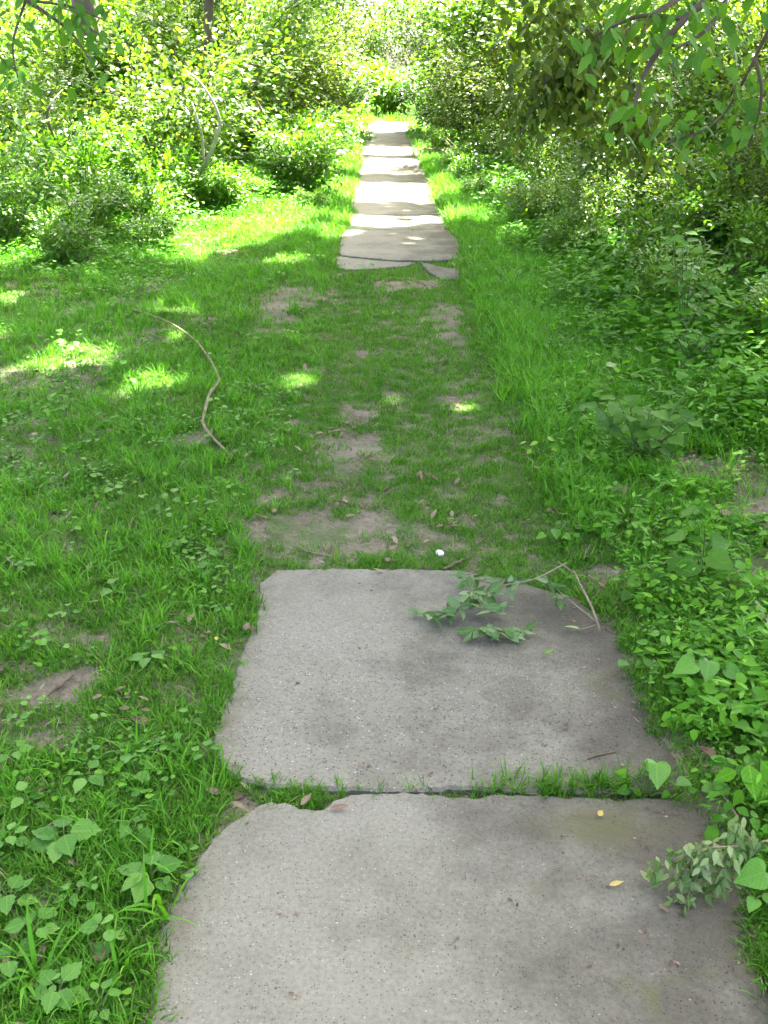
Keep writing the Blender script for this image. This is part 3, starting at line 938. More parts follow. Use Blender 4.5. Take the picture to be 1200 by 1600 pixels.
for i, (tx0, ty0, tr, th, ln, lab) in enumerate(TREES):
    z0 = float(ground_h(tx0, ty0))
    t = thing('shade_tree', lab, 'tree', (tx0, ty0, z0), group='tall trees shading the walk')
    tree_roots.append(t)
    hh = np.linspace(-.15, th * .85, 12)
    P = np.c_[ln[0] * 6 * (hh / th) ** 1.6 + .05 * np.sin(hh * 1.3 + i), ln[1] * 6 * (hh / th) ** 1.6 + .05 * np.cos(hh * 1.1 + i), hh]
    rad = tr * (1.0 - .75 * hh / th) * (1 + .45 * np.exp(-np.maximum(hh, 0) / .25))
    obj('trunk', fast_mesh('trunk', *tube(P, rad, 12, .12)), M['bark'], t)
    for k in range(6):
        j = 4 + k; a = k * 2.4 + i
        b0 = P[j]; ln_ = (1.6 + rng.random() * 1.6)
        b1 = b0 + np.array([math.cos(a) * ln_, math.sin(a) * ln_, .7 + rng.random()])
        mid_ = (b0 + b1) / 2 + np.array([0, 0, .25])
        obj('limb', fast_mesh('limb', *tube(smooth_line([b0, mid_, b1], 4), np.linspace(rad[j] * .5, .015, 9), 6)), M['bark'], t)
    sel = own == i
    if sel.sum() > 20:
        Pc = CP[sel] - np.array([tx0, ty0, z0]); k = len(Pc)
        az = rng.random(k) * 6.28
        ax = np.c_[np.cos(az), np.sin(az), -.4 + .5 * rng.random(k)]
        ax = norm(ax - (ax @ L)[:, None] * L)                 # blades set square to the sun so that they block it
        nr = norm(L + .15 * rng.normal(size=(k, 3)))
        lnn = .34 + .12 * rng.random(k)
        Vc, Fc, Ac = leaves(Pc - ax * lnn[:, None] * .5, ax, nr, lnn, lnn * .62, 'cheap')
        tag(obj('crown', fast_mesh('crown', Vc, Fc, Ac), M['canopy_leaf'], t), kind='stuff')


# ------------------------------------------------------------------ shrubs and saplings
def shrub_mesh(n_stems, H, spread, leaf_len, wr, n_leaves, arch=.5, clump=.16, twigs=4, kind='cheap', low=.12, stem_r=.010):
    lines, parts = [], []
    for s in range(n_stems):
        a = s * 2.399 + rng.random() * .8; rr = spread * (.35 + .65 * rng.random())
        h = H * (.62 + .38 * rng.random()); b = .10 * spread
        p0 = np.array([math.cos(a) * b, math.sin(a) * b, -.05])
        d = np.array([math.cos(a), math.sin(a), 0]); pts = []
        for t in np.linspace(0, 1, 7):
            pts.append(p0 + d * rr * (t ** (1.0 + arch)) + np.array([0, 0, h * (t - .18 * arch * t * t * t)]) + rng.normal(size=3) * .02 * H * t)
        pts = np.array(pts); lines.append((pts, low))
        parts.append(tube(pts, stem_r * H * np.linspace(1, .25, 7), 5))
        for k in range(twigs):
            t = .25 + .7 * rng.random(); q = pts[0] + 0; i = int(t * 6); q = pts[i] + (pts[min(i + 1, 6)] - pts[i]) * (t * 6 - i)
            a2 = a + rng.normal() * 1.3; ln = (.18 + .25 * rng.random()) * (H * .4 + spread * .6)
            dd = norm(np.array([math.cos(a2), math.sin(a2), .35 + .5 * rng.normal()]))
            tw = np.array([q + dd * ln * u + np.array([0, 0, -.15 * ln * u * u]) for u in (0, .33, .66, 1)])
            lines.append((tw, 0)); parts.append(tube(tw, stem_r * H * .35 * np.linspace(1, .3, 4), 4))
    SV, SF = merge(parts)
    w = np.array([1.0 if lo == 0 else 1.2 for _, lo in lines]); w /= w.sum()
    pick = rng.choice(len(lines), n_leaves, p=w)
    pos = np.zeros((n_leaves, 3)); tan = np.zeros((n_leaves, 3))
    for k in range(len(lines)):
        sel = np.where(pick == k)[0]
        if not len(sel): continue
        pts, lo = lines[k]; m_ = len(pts) - 1
        t = lo + (1 - lo) * rng.random(len(sel)) ** .8
        i = np.minimum((t * m_).astype(int), m_ - 1); f_ = t * m_ - i
        pos[sel] = pts[i] * (1 - f_[:, None]) + pts[i + 1] * f_[:, None]; tan[sel] = norm(pts[i + 1] - pts[i])
    off = rng.normal(size=(n_leaves, 3)) * clump * np.array([1, 1, .7]); pos = pos + off
    pos[:, 2] = np.maximum(pos[:, 2], .02 + .05 * rng.random(n_leaves))
    outw = norm(pos * np.array([1, 1, .3]) + off * 2)
    ax = norm(outw * .7 + tan * .4 + rng.normal(size=(n_leaves, 3)) * .45 + np.array([0, 0, -.18]))
    nr = norm(np.array([0, 0, 1.0]) + outw * .35 + rng.normal(size=(n_leaves, 3)) * .38)
    ln = leaf_len * (.6 + .65 * rng.random(n_leaves))
    return (SV, SF), leaves(pos, ax, nr, ln, ln * wr, kind)


PROTO = {}


def add_proto(key, mat_l, mat_s, **kw):
    for v in range(2):
        (SV, SF), (LV, LF, LA) = shrub_mesh(**kw)
        ms = fast_mesh(key + '_stems', SV, SF); ms.materials.append(M[mat_s])
        ml_ = fast_mesh(key + '_foliage', LV, LF, LA); ml_.materials.append(M[mat_l])
        PROTO[key, v] = (ms, ml_)


add_proto('round', 'bush_leaf', 'twig', n_stems=11, H=1.0, spread=.62, leaf_len=.070, wr=.52, n_leaves=3600, arch=.7, clump=.085, twigs=5, low=.0)
add_proto('herb', 'bush_leaf', 'green_stem', n_stems=13, H=1.0, spread=.55, leaf_len=.072, wr=.5, n_leaves=2900, arch=.3, clump=.07, twigs=3, low=.15)
add_proto('open', 'shrub_leaf', 'twig', n_stems=9, H=1.0, spread=.62, leaf_len=.034, wr=.55, n_leaves=6500, arch=.9, clump=.075, twigs=7, low=.18, stem_r=.007)
add_proto('tall', 'shrub_leaf', 'bark', n_stems=6, H=1.0, spread=.50, leaf_len=.026, wr=.58, n_leaves=13000, arch=.6, clump=.07, twigs=10, low=.10, stem_r=.009)
add_proto('olive', 'olive_leaf', 'bark', n_stems=7, H=1.0, spread=.52, leaf_len=.027, wr=.55, n_leaves=12000, arch=.8, clump=.075, twigs=10, low=.05, stem_r=.009)
add_proto('far', 'shrub_leaf', 'bark', n_stems=6, H=1.0, spread=.55, leaf_len=.024, wr=.65, n_leaves=11000, arch=.6, clump=.075, twigs=10, low=.0, stem_r=.010)


def shrub(key, v, x, y, s, label, rz=None, cat='shrub', group=None, name='shrub', sz=1.0):
    t = thing(name, label, cat, (x, y, float(ground_h(x, y))), rng.random() * 6.28 if rz is None else rz, group, s)
    t.scale = (s, s, s * sz)
    ms, ml_ = PROTO[key, v]
    obj('stems', ms, None, t)
    tag(obj('foliage', ml_, None, t), kind='stuff')
    return t


GL, GR, GB = 'shrubs along the left of the path', 'shrubs along the right of the path', 'trees beyond the end of the path'
# left side
shrub('round', 0, -1.12, 13.9, 1.1, 'rounded bright bush bulging towards the path on the left', group=GL)
shrub('round', 1, -1.25, 16.0, 1.25, 'bush right behind the rounded bright bush on the left', group=GL)
shrub('round', 0, -1.95, 12.1, .75, 'low bush beside the sunlit clearing at the left', group=GL)
shrub('herb', 0, -2.55, 11.9, 1.05, 'upright leafy shrub just behind the sunlit clearing', group=GL)
shrub('herb', 1, -3.35, 11.2, 1.10, 'leafy shrub left of the sunlit clearing', group=GL)
shrub('herb', 0, -4.1, 10.5, 1.15, 'leafy shrub at the left edge behind the grass', group=GL)
shrub('open', 0, -2.65, 13.6, 2.6, 'arching twiggy shrub in front of the slim leaning tree', group=GL)
shrub('open', 1, -4.1, 13.0, 1.75, 'arching twiggy shrub in front of the brown trunk', group=GL)
shrub('open', 0, -5.2, 12.4, 2.5, 'arching twiggy shrub left of the brown trunk', group=GL)
shrub('tall', 0, -3.1, 18.2, 3.6, 'tall sapling clump behind the slim leaning tree', group=GL)
shrub('tall', 1, -5.0, 17.5, 3.6, 'tall sapling clump behind the brown trunk', group=GL)
shrub('olive', 0, -2.3, 20.0, 3.0, 'olive green shrub behind the second left bush', group=GL)
shrub('olive', 1, -1.9, 24.5, 3.2, 'olive green shrub farther along the left of the path', group=GL)
shrub('round', 1, -1.2, 18.6, 1.15, 'sunlit bush on the left beside the brightest stretch of path', group=GL)
shrub('tall', 0, -4.4, 25.5, 4.4, 'pale green sapling clump far back on the left', group=GL)
shrub('far', 1, -2.6, 30.5, 4.0, 'shrub on the left near the sunny end of the path', group=GL)
shrub('tall', 1, -7.6, 21.0, 4.4, 'deep back sapling clump at the upper left edge', group=GL)
shrub('far', 0, -6.9, 29.0, 5.2, 'farthest tall shrub on the left', group=GL)
for k, (hx, hy, hs, hl) in enumerate([(-2.9, 10.0, .72, 'low leafy herb clump in the sun left of the clearing'), (-3.5, 9.3, .70, 'low leafy herb clump at the left edge in front of the shrubs'),
                                      (-2.45, 10.6, .68, 'low leafy herb clump right beside the sunlit clearing'), (-2.75, 8.7, .5, 'small herb clump in the grass before the left shrubs'), (-4.0, 10.0, .8, 'leftmost low herb clump before the shrubs'), (-3.3, 7.9, .5, 'herb clump at the left edge above the sunlit grass'), (-2.2, 9.5, .45, 'herb clump between the grass and the sunlit clearing')]):
    shrub('herb', k % 2, hx, hy, hs, hl, cat='herb', group=GL, name='herb_clump')
# right side
shrub('open', 1, 1.95, 12.4, 1.35, 'low twiggy shrub nearest the path on the right', group=GR)
shrub('open', 0, 2.55, 10.6, 1.75, 'yellowish twiggy shrub behind the lush right grass', group=GR)
shrub('open', 1, 3.45, 9.6, 1.95, 'twiggy shrub at the right edge above the bare stems', group=GR)
shrub('open', 0, 3.1, 12.6, 2.3, 'arching shrub behind the yellowish twiggy shrub', group=GR)
shrub('tall', 0, 4.3, 12.3, 2.9, 'tall leafy sapling clump at the upper right edge', group=GR)
shrub('olive', 0, 2.5, 16.4, 2.7, 'dark olive shrub under the drooping branch', group=GR)
shrub('tall', 1, 3.5, 15.2, 3.2, 'tall sapling clump behind the right twiggy shrubs', group=GR)
shrub('olive', 1, 2.15, 21.6, 2.9, 'brownish shrub over the dark hollow right of the path', group=GR)
shrub('open', 0, 1.85, 17.4, 1.1, 'low shrub right of the brightest stretch of path', group=GR)
shrub('far', 0, 2.2, 26.2, 3.6, 'shrub farther along the right of the path', group=GR)
shrub('tall', 0, 4.9, 20.0, 4.2, 'tall sapling clump deep in the right undergrowth', group=GR)
shrub('tall', 1, 6.4, 16.6, 4.0, 'sapling clump beyond the right edge of the shrubs', group=GR)
shrub('far', 1, 3.6, 30.5, 4.6, 'shrub on the right near the sunny end of the path', group=GR)
shrub('herb', 1, 2.75, 7.35, .62, 'shaded leafy shrub among bare stems at the right edge', group=GR)
shrub('herb', 0, 3.0, 8.5, .85, 'leafy shrub at the right edge below the twiggy shrubs', group=GR)
shrub('open', 1, 2.05, 9.7, .95, 'low shrub where the lush right grass meets the shrubs', group=GR)
shrub('open', 0, 2.75, 8.9, 1.15, 'low arching shrub above the pale leaved sapling', group=GR)
shrub('olive', 1, 3.3, 8.0, 1.25, 'shaded olive shrub at the right edge behind the bare stems', group=GR)
shrub('open', 1, 1.65, 11.0, .7, 'knee high shrub beside the sunny right verge', group=GR)
shrub('olive', 0, 3.9, 10.6, 2.1, 'shaded olive shrub under the drooping branch at the right edge', group=GR)
shrub('far', 0, 7.2, 25.0, 5.4, 'farthest tall shrub on the right', group=GR)
shrub('round', 0, -1.35, 21.5, 1.1, 'small sunlit bush crowding the far left edge of the path', group=GL)
shrub('round', 1, -1.25, 26.5, 1.5, 'small bush at the left where the path darkens', group=GL)
shrub('round', 0, 1.5, 24.0, 1.2, 'small bush crowding the far right edge of the path', group=GR)
shrub('round', 1, 1.55, 28.5, 1.8, 'bush at the right of the last slabs', group=GR)
shrub('round', 1, -1.6, 31.5, 2.2, 'bush at the left of the last slabs', group=GL)
shrub('round', 0, .2, 38.5, 2.4, 'pale sunlit bush closing the end of the path', group=GB)
shrub('round', 1, -2.2, 36.5, 2.8, 'sunlit bush left of the one closing the end of the path', group=GB)
shrub('round', 0, 2.6, 36.0, 3.0, 'sunlit bush right of the one closing the end of the path', group=GB)
shrub('tall', 0, -2.7, 22.3, 4.4, 'sapling clump arching over the left of the far path', group=GL)
shrub('tall', 1, 3.0, 18.9, 4.3, 'sapling clump arching over the right of the far path', group=GR)
shrub('olive', 0, 3.2, 24.6, 4.6, 'dark sapling clump arching over the far right of the path', group=GR)
shrub('tall', 1, -3.0, 27.4, 4.8, 'sapling clump arching over the last slabs from the left', group=GL)
shrub('olive', 1, -4.6, 19.6, 3.8, 'dark olive sapling clump between the trunks at the left', group=GL)
shrub('tall', 0, 5.6, 14.4, 3.9, 'sapling clump behind the drooping branch at the upper right', group=GR)
shrub('herb', 1, 1.95, 6.7, .5, 'leafy weed clump in the right bank level with the sprouts', group=GR, name='herb_clump', cat='herb')
shrub('herb', 0, 2.35, 5.7, .5, 'leafy weed clump by the dark soil at the right edge', group=GR, name='herb_clump', cat='herb')
shrub('herb', 1, 2.15, 7.9, .7, 'leafy weed clump behind the pale leaved sapling', group=GR, name='herb_clump', cat='herb')
shrub('herb', 0, 1.7, 9.0, .5, 'leafy weed clump at the top of the lush right grass', group=GR, name='herb_clump', cat='herb')
for k, (hx, hy, hs, hl) in enumerate([(1.15, 13.2, .42, 'knee high weed clump at the right edge of the sunny path'), (1.2, 15.0, .5, 'weed clump on the right before the heap of dry twigs'), (1.15, 17.2, .5, 'weed clump on the right past the heap of dry twigs'),
                                      (1.1, 20.0, .6, 'weed clump at the right edge near the pile of dead twigs'), (-.85, 12.3, .32, 'small weed clump at the left path edge before the rounded bush'), (-.8, 22.8, .6, 'weed clump crowding the far left path edge')]):
    shrub('herb', k % 2, hx, hy, hs, hl, cat='herb', group='weed clumps at the path edges', name='herb_clump')
# beyond the end
BX = [(-11.5, 41, 7.5), (-7.2, 38.5, 6.8), (-3.9, 40.5, 6.2), (4.6, 39.5, 6.6), (8.6, 37.5, 7.0), (12.5, 41.5, 7.6), (-1.2, 58, 7.0), (3.0, 61, 8.2), (-8.0, 56, 9.5), (9.6, 57, 9.5), (17, 52, 10), (-17, 50, 10)]
BL = ['broad tree at the far left beyond the end of the path', 'left hand tree of the row closing the end of the path', 'tree just left of the bright gap at the end', 'tree just right of the bright gap at the end',
      'right hand tree of the row closing the end of the path', 'broad tree at the far right beyond the end of the path', 'distant pale tree seen through the bright gap', 'distant pale tree right of the one in the gap',
      'big distant tree behind the left row', 'big distant tree behind the right row', 'rearmost tree at the far right', 'rearmost tree at the far left']
for k, ((bx, by, bs), bl) in enumerate(zip(BX, BL)):
    t = shrub('far', k % 2, bx, by, bs, bl, cat='tree', group=GB, name='background_tree')
    for ch in t.children:
        ch.name = 'crown' if ch.name.startswith('foliage') else 'trunk'


# ------------------------------------------------------------------ plants whose leaves can be told apart
LEAFM = {}


def leaf_data(kind, wr, mat, val):
    key = (kind, wr, mat, val)
    if key not in LEAFM:
        V, F, A = leaves([(0, 0, 0)], [(0, 1, 0)], [(0, 0, 1)], 1.0, wr, kind, np.array([val]))
        me = fast_mesh('leaf', V, F, A); me.materials.append(M[mat]); LEAFM[key] = me
        T = LT[kind][0]; at = me.attributes.new('ts', 'FLOAT_VECTOR', 'POINT')
        at.data.foreach_set('vector', np.c_[T[:, 0], T[:, 1], np.ones(len(T))].astype(np.float32).ravel())
    return LEAFM[key]


def put_leaf(parent, origin, pos, axis, nrm, length, kind, wr, mat, val=None):
    a = norm(axis); s = norm(np.cross(a, nrm)); k = np.cross(s, a)
    me = leaf_data(kind, wr, mat, val if val is not None else (.2, .4, .6, .8)[rng.integers(4)])
    o = obj('leaf', me, None, parent)
    p = np.asarray(pos) - origin
    mtx = Matrix(((s[0], a[0], k[0], p[0]), (s[1], a[1], k[1], p[1]), (s[2], a[2], k[2], p[2]), (0, 0, 0, 1)))
    o.matrix_local = mtx @ Matrix.Scale(float(length), 4)
    return o


def stalk(parent, origin, pts, r0, r1, mat, name='stem', sides=6, n=4, knob=0.0):
    P = smooth_line(np.asarray(pts) - origin, n)
    return obj(name, fast_mesh(name, *tube(P, np.linspace(r0, r1, len(P)), sides, knob)), M[mat], parent)


def plant(name, label, cat, root_px, leaf_list, kind, wr, mat, stem_mat='green_stem', stem_r=.0022, group=None, facing=(0, -.55, 1.0)):
    """leaf_list: (px, py, height of the leaf base, length, heading in degrees seen from above, 0 right / 90 away)."""
    o = G(*root_px); o[2] = ground_h(o[0], o[1])
    t = thing(name, label, cat, o, group=group)
    for px, py, z, ln, hd in leaf_list:
        p = G(px, py, o[2] + z)
        h = R(hd)
        ax = np.array([math.cos(h), math.sin(h), -.25 - .2 * rng.random()])
        nr = np.array(facing) + rng.normal(size=3) * .22
        mid_ = (o + p) / 2 + np.array([0, 0, .25 * z])
        stalk(t, o, [o - (0, 0, .01), mid_, p], stem_r, stem_r * .6, stem_mat)
        put_leaf(t, o, p, ax, nr, ln * .8, kind, wr, mat)
    return t


plant('seedling', 'heart leaved bright green seedling growing in the slab joint', 'seedling', (1012, 1243),
      [(1012, 1205, .10, .062, 80), (1026, 1192, .095, .085, 262), (978, 1208, .06, .034, 150), (980, 1232, .04, .036, 200), (1036, 1240, .03, .03, 10), (1000, 1238, .03, .03, 140)], 'heart', .95, 'big_leaf', facing=(0, -1.6, .5))
plant('broad_leaf_plant', 'plant with three broad pale green leaves right of the second slab', 'plant', (1110, 1075),
      [(1085, 1035, .13, .085, 195), (1092, 1022, .15, .075, 80), (1108, 1033, .13, .085, 250), (1135, 1045, .10, .07, 330), (1125, 1075, .06, .075, 285), (1098, 1085, .05, .05, 220)], 'heart', .85, 'big_leaf')
plant('broad_leaf_plant', 'plant with one large pale leaf and toothed lower leaves near the dark soil', 'plant', (1095, 905),
      [(1110, 868, .14, .12, 320), (1085, 880, .12, .11, 210), (1070, 838, .18, .10, 150), (1100, 820, .22, .10, 60), (1082, 800, .24, .09, 110), (1112, 845, .17, .10, 10), (1060, 870, .1, .09, 230)], 'heart', .8, 'overhang_leaf')
plant('broad_leaf_plant', 'plant with a large rounded leaf beside the wilted branch', 'plant', (1195, 1420),
      [(1196, 1362, .10, .085, 185), (1180, 1405, .05, .04, 230), (1205, 1330, .12, .07, 60), (1200, 1395, .05, .05, 300)], 'heart', .9, 'big_leaf')
plant('broad_leaf_plant', 'plant with long drooping leaves beside the joint at the right edge', 'plant', (1180, 1250),
      [(1170, 1195, .13, .11, 265), (1190, 1190, .13, .11, 300), (1150, 1205, .09, .07, 190), (1160, 1235, .05, .06, 230), (1185, 1160, .15, .08, 70), (1135, 1190, .06, .05, 160)], 'ovate', .62, 'vine_leaf')
plant('broad_leaf_plant', 'plant with blue green scalloped leaves at the corner of the second slab', 'plant', (1020, 925),
      [(1000, 905, .07, .065, 200), (1025, 895, .09, .07, 280), (1045, 905, .07, .065, 340), (1010, 885, .09, .06, 120), (1040, 925, .04, .06, 300), (985, 925, .04, .055, 215), (1060, 935, .03, .05, 320)], 'toothed', .95, 'overhang_leaf')
plant('seedling', 'small bright leafed seedling among the right undergrowth', 'seedling', (865, 850),
      [(868, 828, .07, .055, 270), (850, 835, .05, .045, 200), (882, 836, .05, .045, 340)], 'heart', .9, 'big_leaf')
plant('seedling', 'sunlit yellow green seedling in the right grass below the leafy plant', 'seedling', (845, 715),
      [(840, 690, .10, .05, 200), (855, 684, .12, .05, 20), (830, 702, .06, .045, 230), (862, 700, .07, .045, 320), (846, 676, .13, .045, 90), (875, 690, .08, .04, 0), (822, 690, .08, .04, 170)], 'ovate', .6, 'lime_leaf')
plant('seedling', 'slender sunlit sprout in the right grass', 'seedling', (918, 600),
      [(916, 580, .1, .05, 140), (925, 565, .15, .05, 60), (930, 553, .19, .05, 20), (915, 592, .06, .045, 200), (922, 556, .17, .04, 130)], 'ovate', .45, 'lime_leaf')
plant('seedling', 'small sprout with one upright pointed leaf left of the slender sprout', 'seedling', (862, 603),
      [(862, 588, .08, .08, 50), (868, 592, .07, .05, 320), (855, 592, .06, .05, 200)], 'ovate', .55, 'lime_leaf')


def bushy_plant(name, label, cat, root_px, box, zr, n_, ln, kind, wr, mat, stems=5):
    """A many-leaved plant filling a patch seen at box = (px0, py0, px1, py1), leaf heights zr."""
    o = G(*root_px); o[2] = ground_h(o[0], o[1])
    t = thing(name, label, cat, o)
    tips = []
    for s in range(stems):
        f_ = (s + .5) / stems
        zt = o[2] + zr[1] * (.7 + .3 * rng.random())
        ytop = o[1] + rng.normal() * .05
        w_ = (box[2] - box[0]) / FPX * zc_of(o[1])
        tip = np.array([o[0] + (f_ - .5) * w_ * .75, ytop + rng.normal() * .06, zt])
        pts = smooth_line([o - (0, 0, .02), (o * .6 + tip * .4) + np.array([0, 0, .02]), tip], 5)
        stalk(t, o, [pts[0], pts[len(pts) // 2], pts[-1]], .005, .0025, 'green_stem')
        tips.append(pts)
    for k in range(n_):
        pts = tips[k % stems]; i = rng.integers(3, len(pts)); a = rng.random() * 6.28
        q = pts[i]; p = q + np.array([math.cos(a), math.sin(a), .35]) * ln * (.25 + .5 * rng.random())
        stalk(t, o, [q, (p + q) / 2 + np.array([0, 0, .004]), p], .0018, .0012, 'green_stem', 'stalk', 5, 2)
        put_leaf(t, o, p, (math.cos(a), math.sin(a) - .25, -.25 + .35 * rng.random()), np.array([0, -.35, 1]) + rng.normal(size=3) * .3,
                 ln * (.65 + .6 * rng.random()), kind, wr, mat)
    return t


bushy_plant('leafy_plant', 'dark leafy plant with broad toothed leaves in the right grass', 'plant', (1000, 735), (890, 600, 1090, 730), (.1, .36), 64, .078, 'toothed', .8, 'overhang_leaf', 9)
bushy_plant('sapling', 'sapling with pale oval leaves at the right, partly in the sun', 'sapling', (1065, 545), (1000, 380, 1120, 540), (.15, .72), 80, .085, 'ovate', .55, 'weed_leaf', 7)
bushy_plant('leafy_plant', 'bushy low plant with oval leaves below the sapling', 'plant', (1075, 590), (1010, 500, 1120, 600), (.08, .26), 34, .08, 'ovate', .7, 'cover_leaf', 6)

# broad-leaved weeds of the left grass
WEED_PX = [(60, 1480), (48, 1272), (105, 1335), (238, 1392), (95, 1575), (245, 1582), (18, 1335), (330, 880), (460, 748), (312, 705), (268, 792), (60, 690), (42, 765), (180, 935), (300, 1130),
           (140, 1240), (215, 1225), (322, 1195), (25, 1200), (170, 1480), (290, 1180), (330, 910), (275, 870), (40, 900), (120, 1420), (20, 1530), (210, 1320), (110, 980), (235, 1050), (60, 1020),
           (145, 700), (210, 650), (95, 640), (30, 620), (180, 780), (110, 820), (350, 960), (250, 700), (20, 1430), (160, 1590)]
WEED_LABEL = {0: 'large broad leaved weed near the lower left corner', 3: 'large weed touching the left edge of the near slab', 5: 'large weed at the bottom edge beside the near slab', 8: 'lone weed at the left rim of the worn strip before the slabs',
              9: 'weed touching the lower end of the crooked fallen stick', 17: 'weed at the near left corner of the second slab', 7: 'weed left of the far corner of the second slab', 21: 'weed just below the one left of the second slab corner',
              31: 'weed left of the crooked fallen stick', 36: 'weed halfway along the left edge of the second slab', 39: 'weed cut by the bottom edge of the view left of the slab', 4: 'large weed cut by the bottom edge near the left corner',
              1: 'large weed at the left edge level with the slab joint', 33: 'weed at the left edge below the sunlit grass'}
for k, (px, py) in enumerate(WEED_PX):
    o = G(px, py)
    if in_poly(o[0], o[1], SLAB_A) or in_poly(o[0], o[1], SLAB_B): continue
    o[2] = ground_h(o[0], o[1])
    t = thing('broad_leaf_weed', WEED_LABEL.get(k, 'low broad leaved weed in the grass left of the slabs'), 'weed', o, group='broad leaved weeds in the left grass')
    nl = int(rng.integers(4, 8)); a0 = rng.random() * 6.28
    big_ = (.45 + .3 * rng.random()) * (1.5 if k < 6 else 1.0)
    for j in range(nl):
        a = a0 + j * 6.28 / nl + rng.normal() * .25
        d = np.array([math.cos(a), math.sin(a), 0]); zz = .018 + .035 * rng.random()
        b0 = o + d * .016 + np.array([0, 0, zz])
        stalk(t, o, [o - (0, 0, .004), o + d * .006 + np.array([0, 0, zz * .7]), b0], .0016, .0012, 'green_stem', n=2)
        put_leaf(t, o, b0, d + np.array([0, 0, .12 * rng.normal() - .05]), np.array([0, -.1, 1]) + rng.normal(size=3) * .2, (.045 + .022 * rng.random()) * big_, 'toothed' if k % 3 else 'ovate', .82, 'weed_leaf')

# coarse grass tufts
for k, (px, py, s) in enumerate([(238, 1378, 1.0), (250, 1440, 1.15), (58, 1545, 1.1), (205, 1190, .8), (160, 870, .8), (330, 1560, 0), (185, 1530, .9), (100, 1210, .8), (880, 905, .7), (215, 1290, .7)]):
    if s == 0: continue
    o = G(px, py); o[2] = ground_h(o[0], o[1])
    t = thing('grass_tuft', ['coarse arching grass tuft leaning over the left edge of the near slab', 'tallest coarse grass tuft beside the left edge of the near slab', 'coarse grass tuft near the lower left corner',
                             'coarse grass tuft left of the second slab near its lower corner', 'coarse grass tuft in the left grass level with the far edge of the second slab', '', 'coarse grass tuft between the lower left corner and the near slab',
                             'coarse grass tuft near the left edge level with the joint', 'coarse grass tuft behind the forked twig at the right', 'small coarse grass tuft left of the notched slab corner'][k], 'grass tuft', o, group='coarse grass tufts beside the slabs')
    for j in range(9):
        Vb, Fb, Ab = blade_set(1, .15 * s, .0075 * s, .025, .5, 1.8)
        Vb = Vb + np.array([0, 0, .002])
        me = fast_mesh('blade', Vb, Fb, Ab * .5 + .4); obj('blade', me, M['grass_long'], t)

# ------------------------------------------------------------------ fallen wood, leaves and litter
def fallen(name, label, cat, pix, z, r0, r1, mat, n=6, knob=.25):
    pts = [G(px, py, 0) for px, py in pix]
    for i, p in enumerate(pts):
        p[2] = ground_h(p[0], p[1]) + (z[i] if hasattr(z, '__len__') else z)
    o = pts[0].copy()
    P = smooth_line(np.array(pts) - o, n)
    P = P + rng.normal(size=P.shape) * r0 * .3
    me = fast_mesh(name, *tube(P, np.interp(np.linspace(0, 1, len(P)), [0, .55, 1], [r1, r0, r0 * .7]), 8, knob))
    ob = obj(name, me, M[mat]); ob.location = tuple(o)
    return tag(ob, label, cat)


fallen('fallen_stick', 'long crooked fallen stick lying in the left grass', 'stick', [(205, 493), (252, 510), (285, 525), (310, 545), (328, 572), (343, 602), (331, 622), (324, 645), (318, 675), (330, 695), (345, 708), (365, 720)],
       [.05, .045, .045, .045, .05, .045, .04, .04, .035, .03, .025, .005], .0085, .004, 'stick_bark', n=2, knob=.7)
fallen('fallen_twig', 'short grey twig on the far edge of the second slab', 'twig', [(694, 891), (708, 883), (728, 874)], .02, .006, .004, 'twig')
fallen('fallen_twig', 'thin twig lying on the bare soil before the second slab', 'twig', [(468, 852), (482, 860), (500, 864), (520, 869)], .008, .004, .002, 'stick_bark')
fallen('fallen_twig', 'dark twig on the soil among the left weeds', 'twig', [(78, 1098), (95, 1085), (118, 1070)], .012, .006, .003, 'twig')
fallen('fallen_twig', 'short pale twig lying at the far left by the second slab', 'twig', [(12, 885), (24, 896), (34, 904)], .03, .006, .004, 'stick_bark')
fallen('fallen_twig', 'dark thin twig lying on the near corner of the second slab', 'twig', [(918, 1192), (938, 1185), (962, 1180)], .022, .0025, .0015, 'twig')
fallen('fallen_twig', 'dark stick shadowed in the grass of the upper left', 'twig', [(215, 415), (232, 417), (248, 414)], .04, .012, .008, 'twig')
fallen('fallen_twig', 'pale twig rising at the right edge beside broad leaves', 'twig', [(1172, 992), (1188, 1008), (1205, 1022)], [.10, .08, .05], .005, .004, 'stick_bark')
fallen('fallen_twig', 'thin straw lying along the right edge of the near slab', 'twig', [(1122, 1262), (1135, 1282), (1148, 1305)], .03, .003, .002, 'pale_twig')

# forked bare twig over the right edge of the second slab
o = G(938, 988, .02)
t = thing('forked_twig', 'pale bare forked twig lying over the right edge of the second slab', 'twig', o)
stalk(t, o, [o, G(925, 950, .07), G(910, 920, .10), G(897, 893, .10)], .0045, .0025, 'pale_twig', 'twig', 7, 5, .3)
stalk(t, o, [G(934, 974, .035), G(905, 950, .06), G(880, 930, .06), G(862, 915, .05)], .0038, .002, 'pale_twig', 'twig', 7, 5, .3)
stalk(t, o, [G(934, 976, .03), G(918, 981, .03), G(905, 984, .025)], .003, .002, 'pale_twig', 'twig', 6, 4, .3)
stalk(t, o, [G(899, 897, .10), G(884, 886, .13), G(872, 878, .12)], .003, .002, 'pale_twig', 'twig', 6, 4, .3)

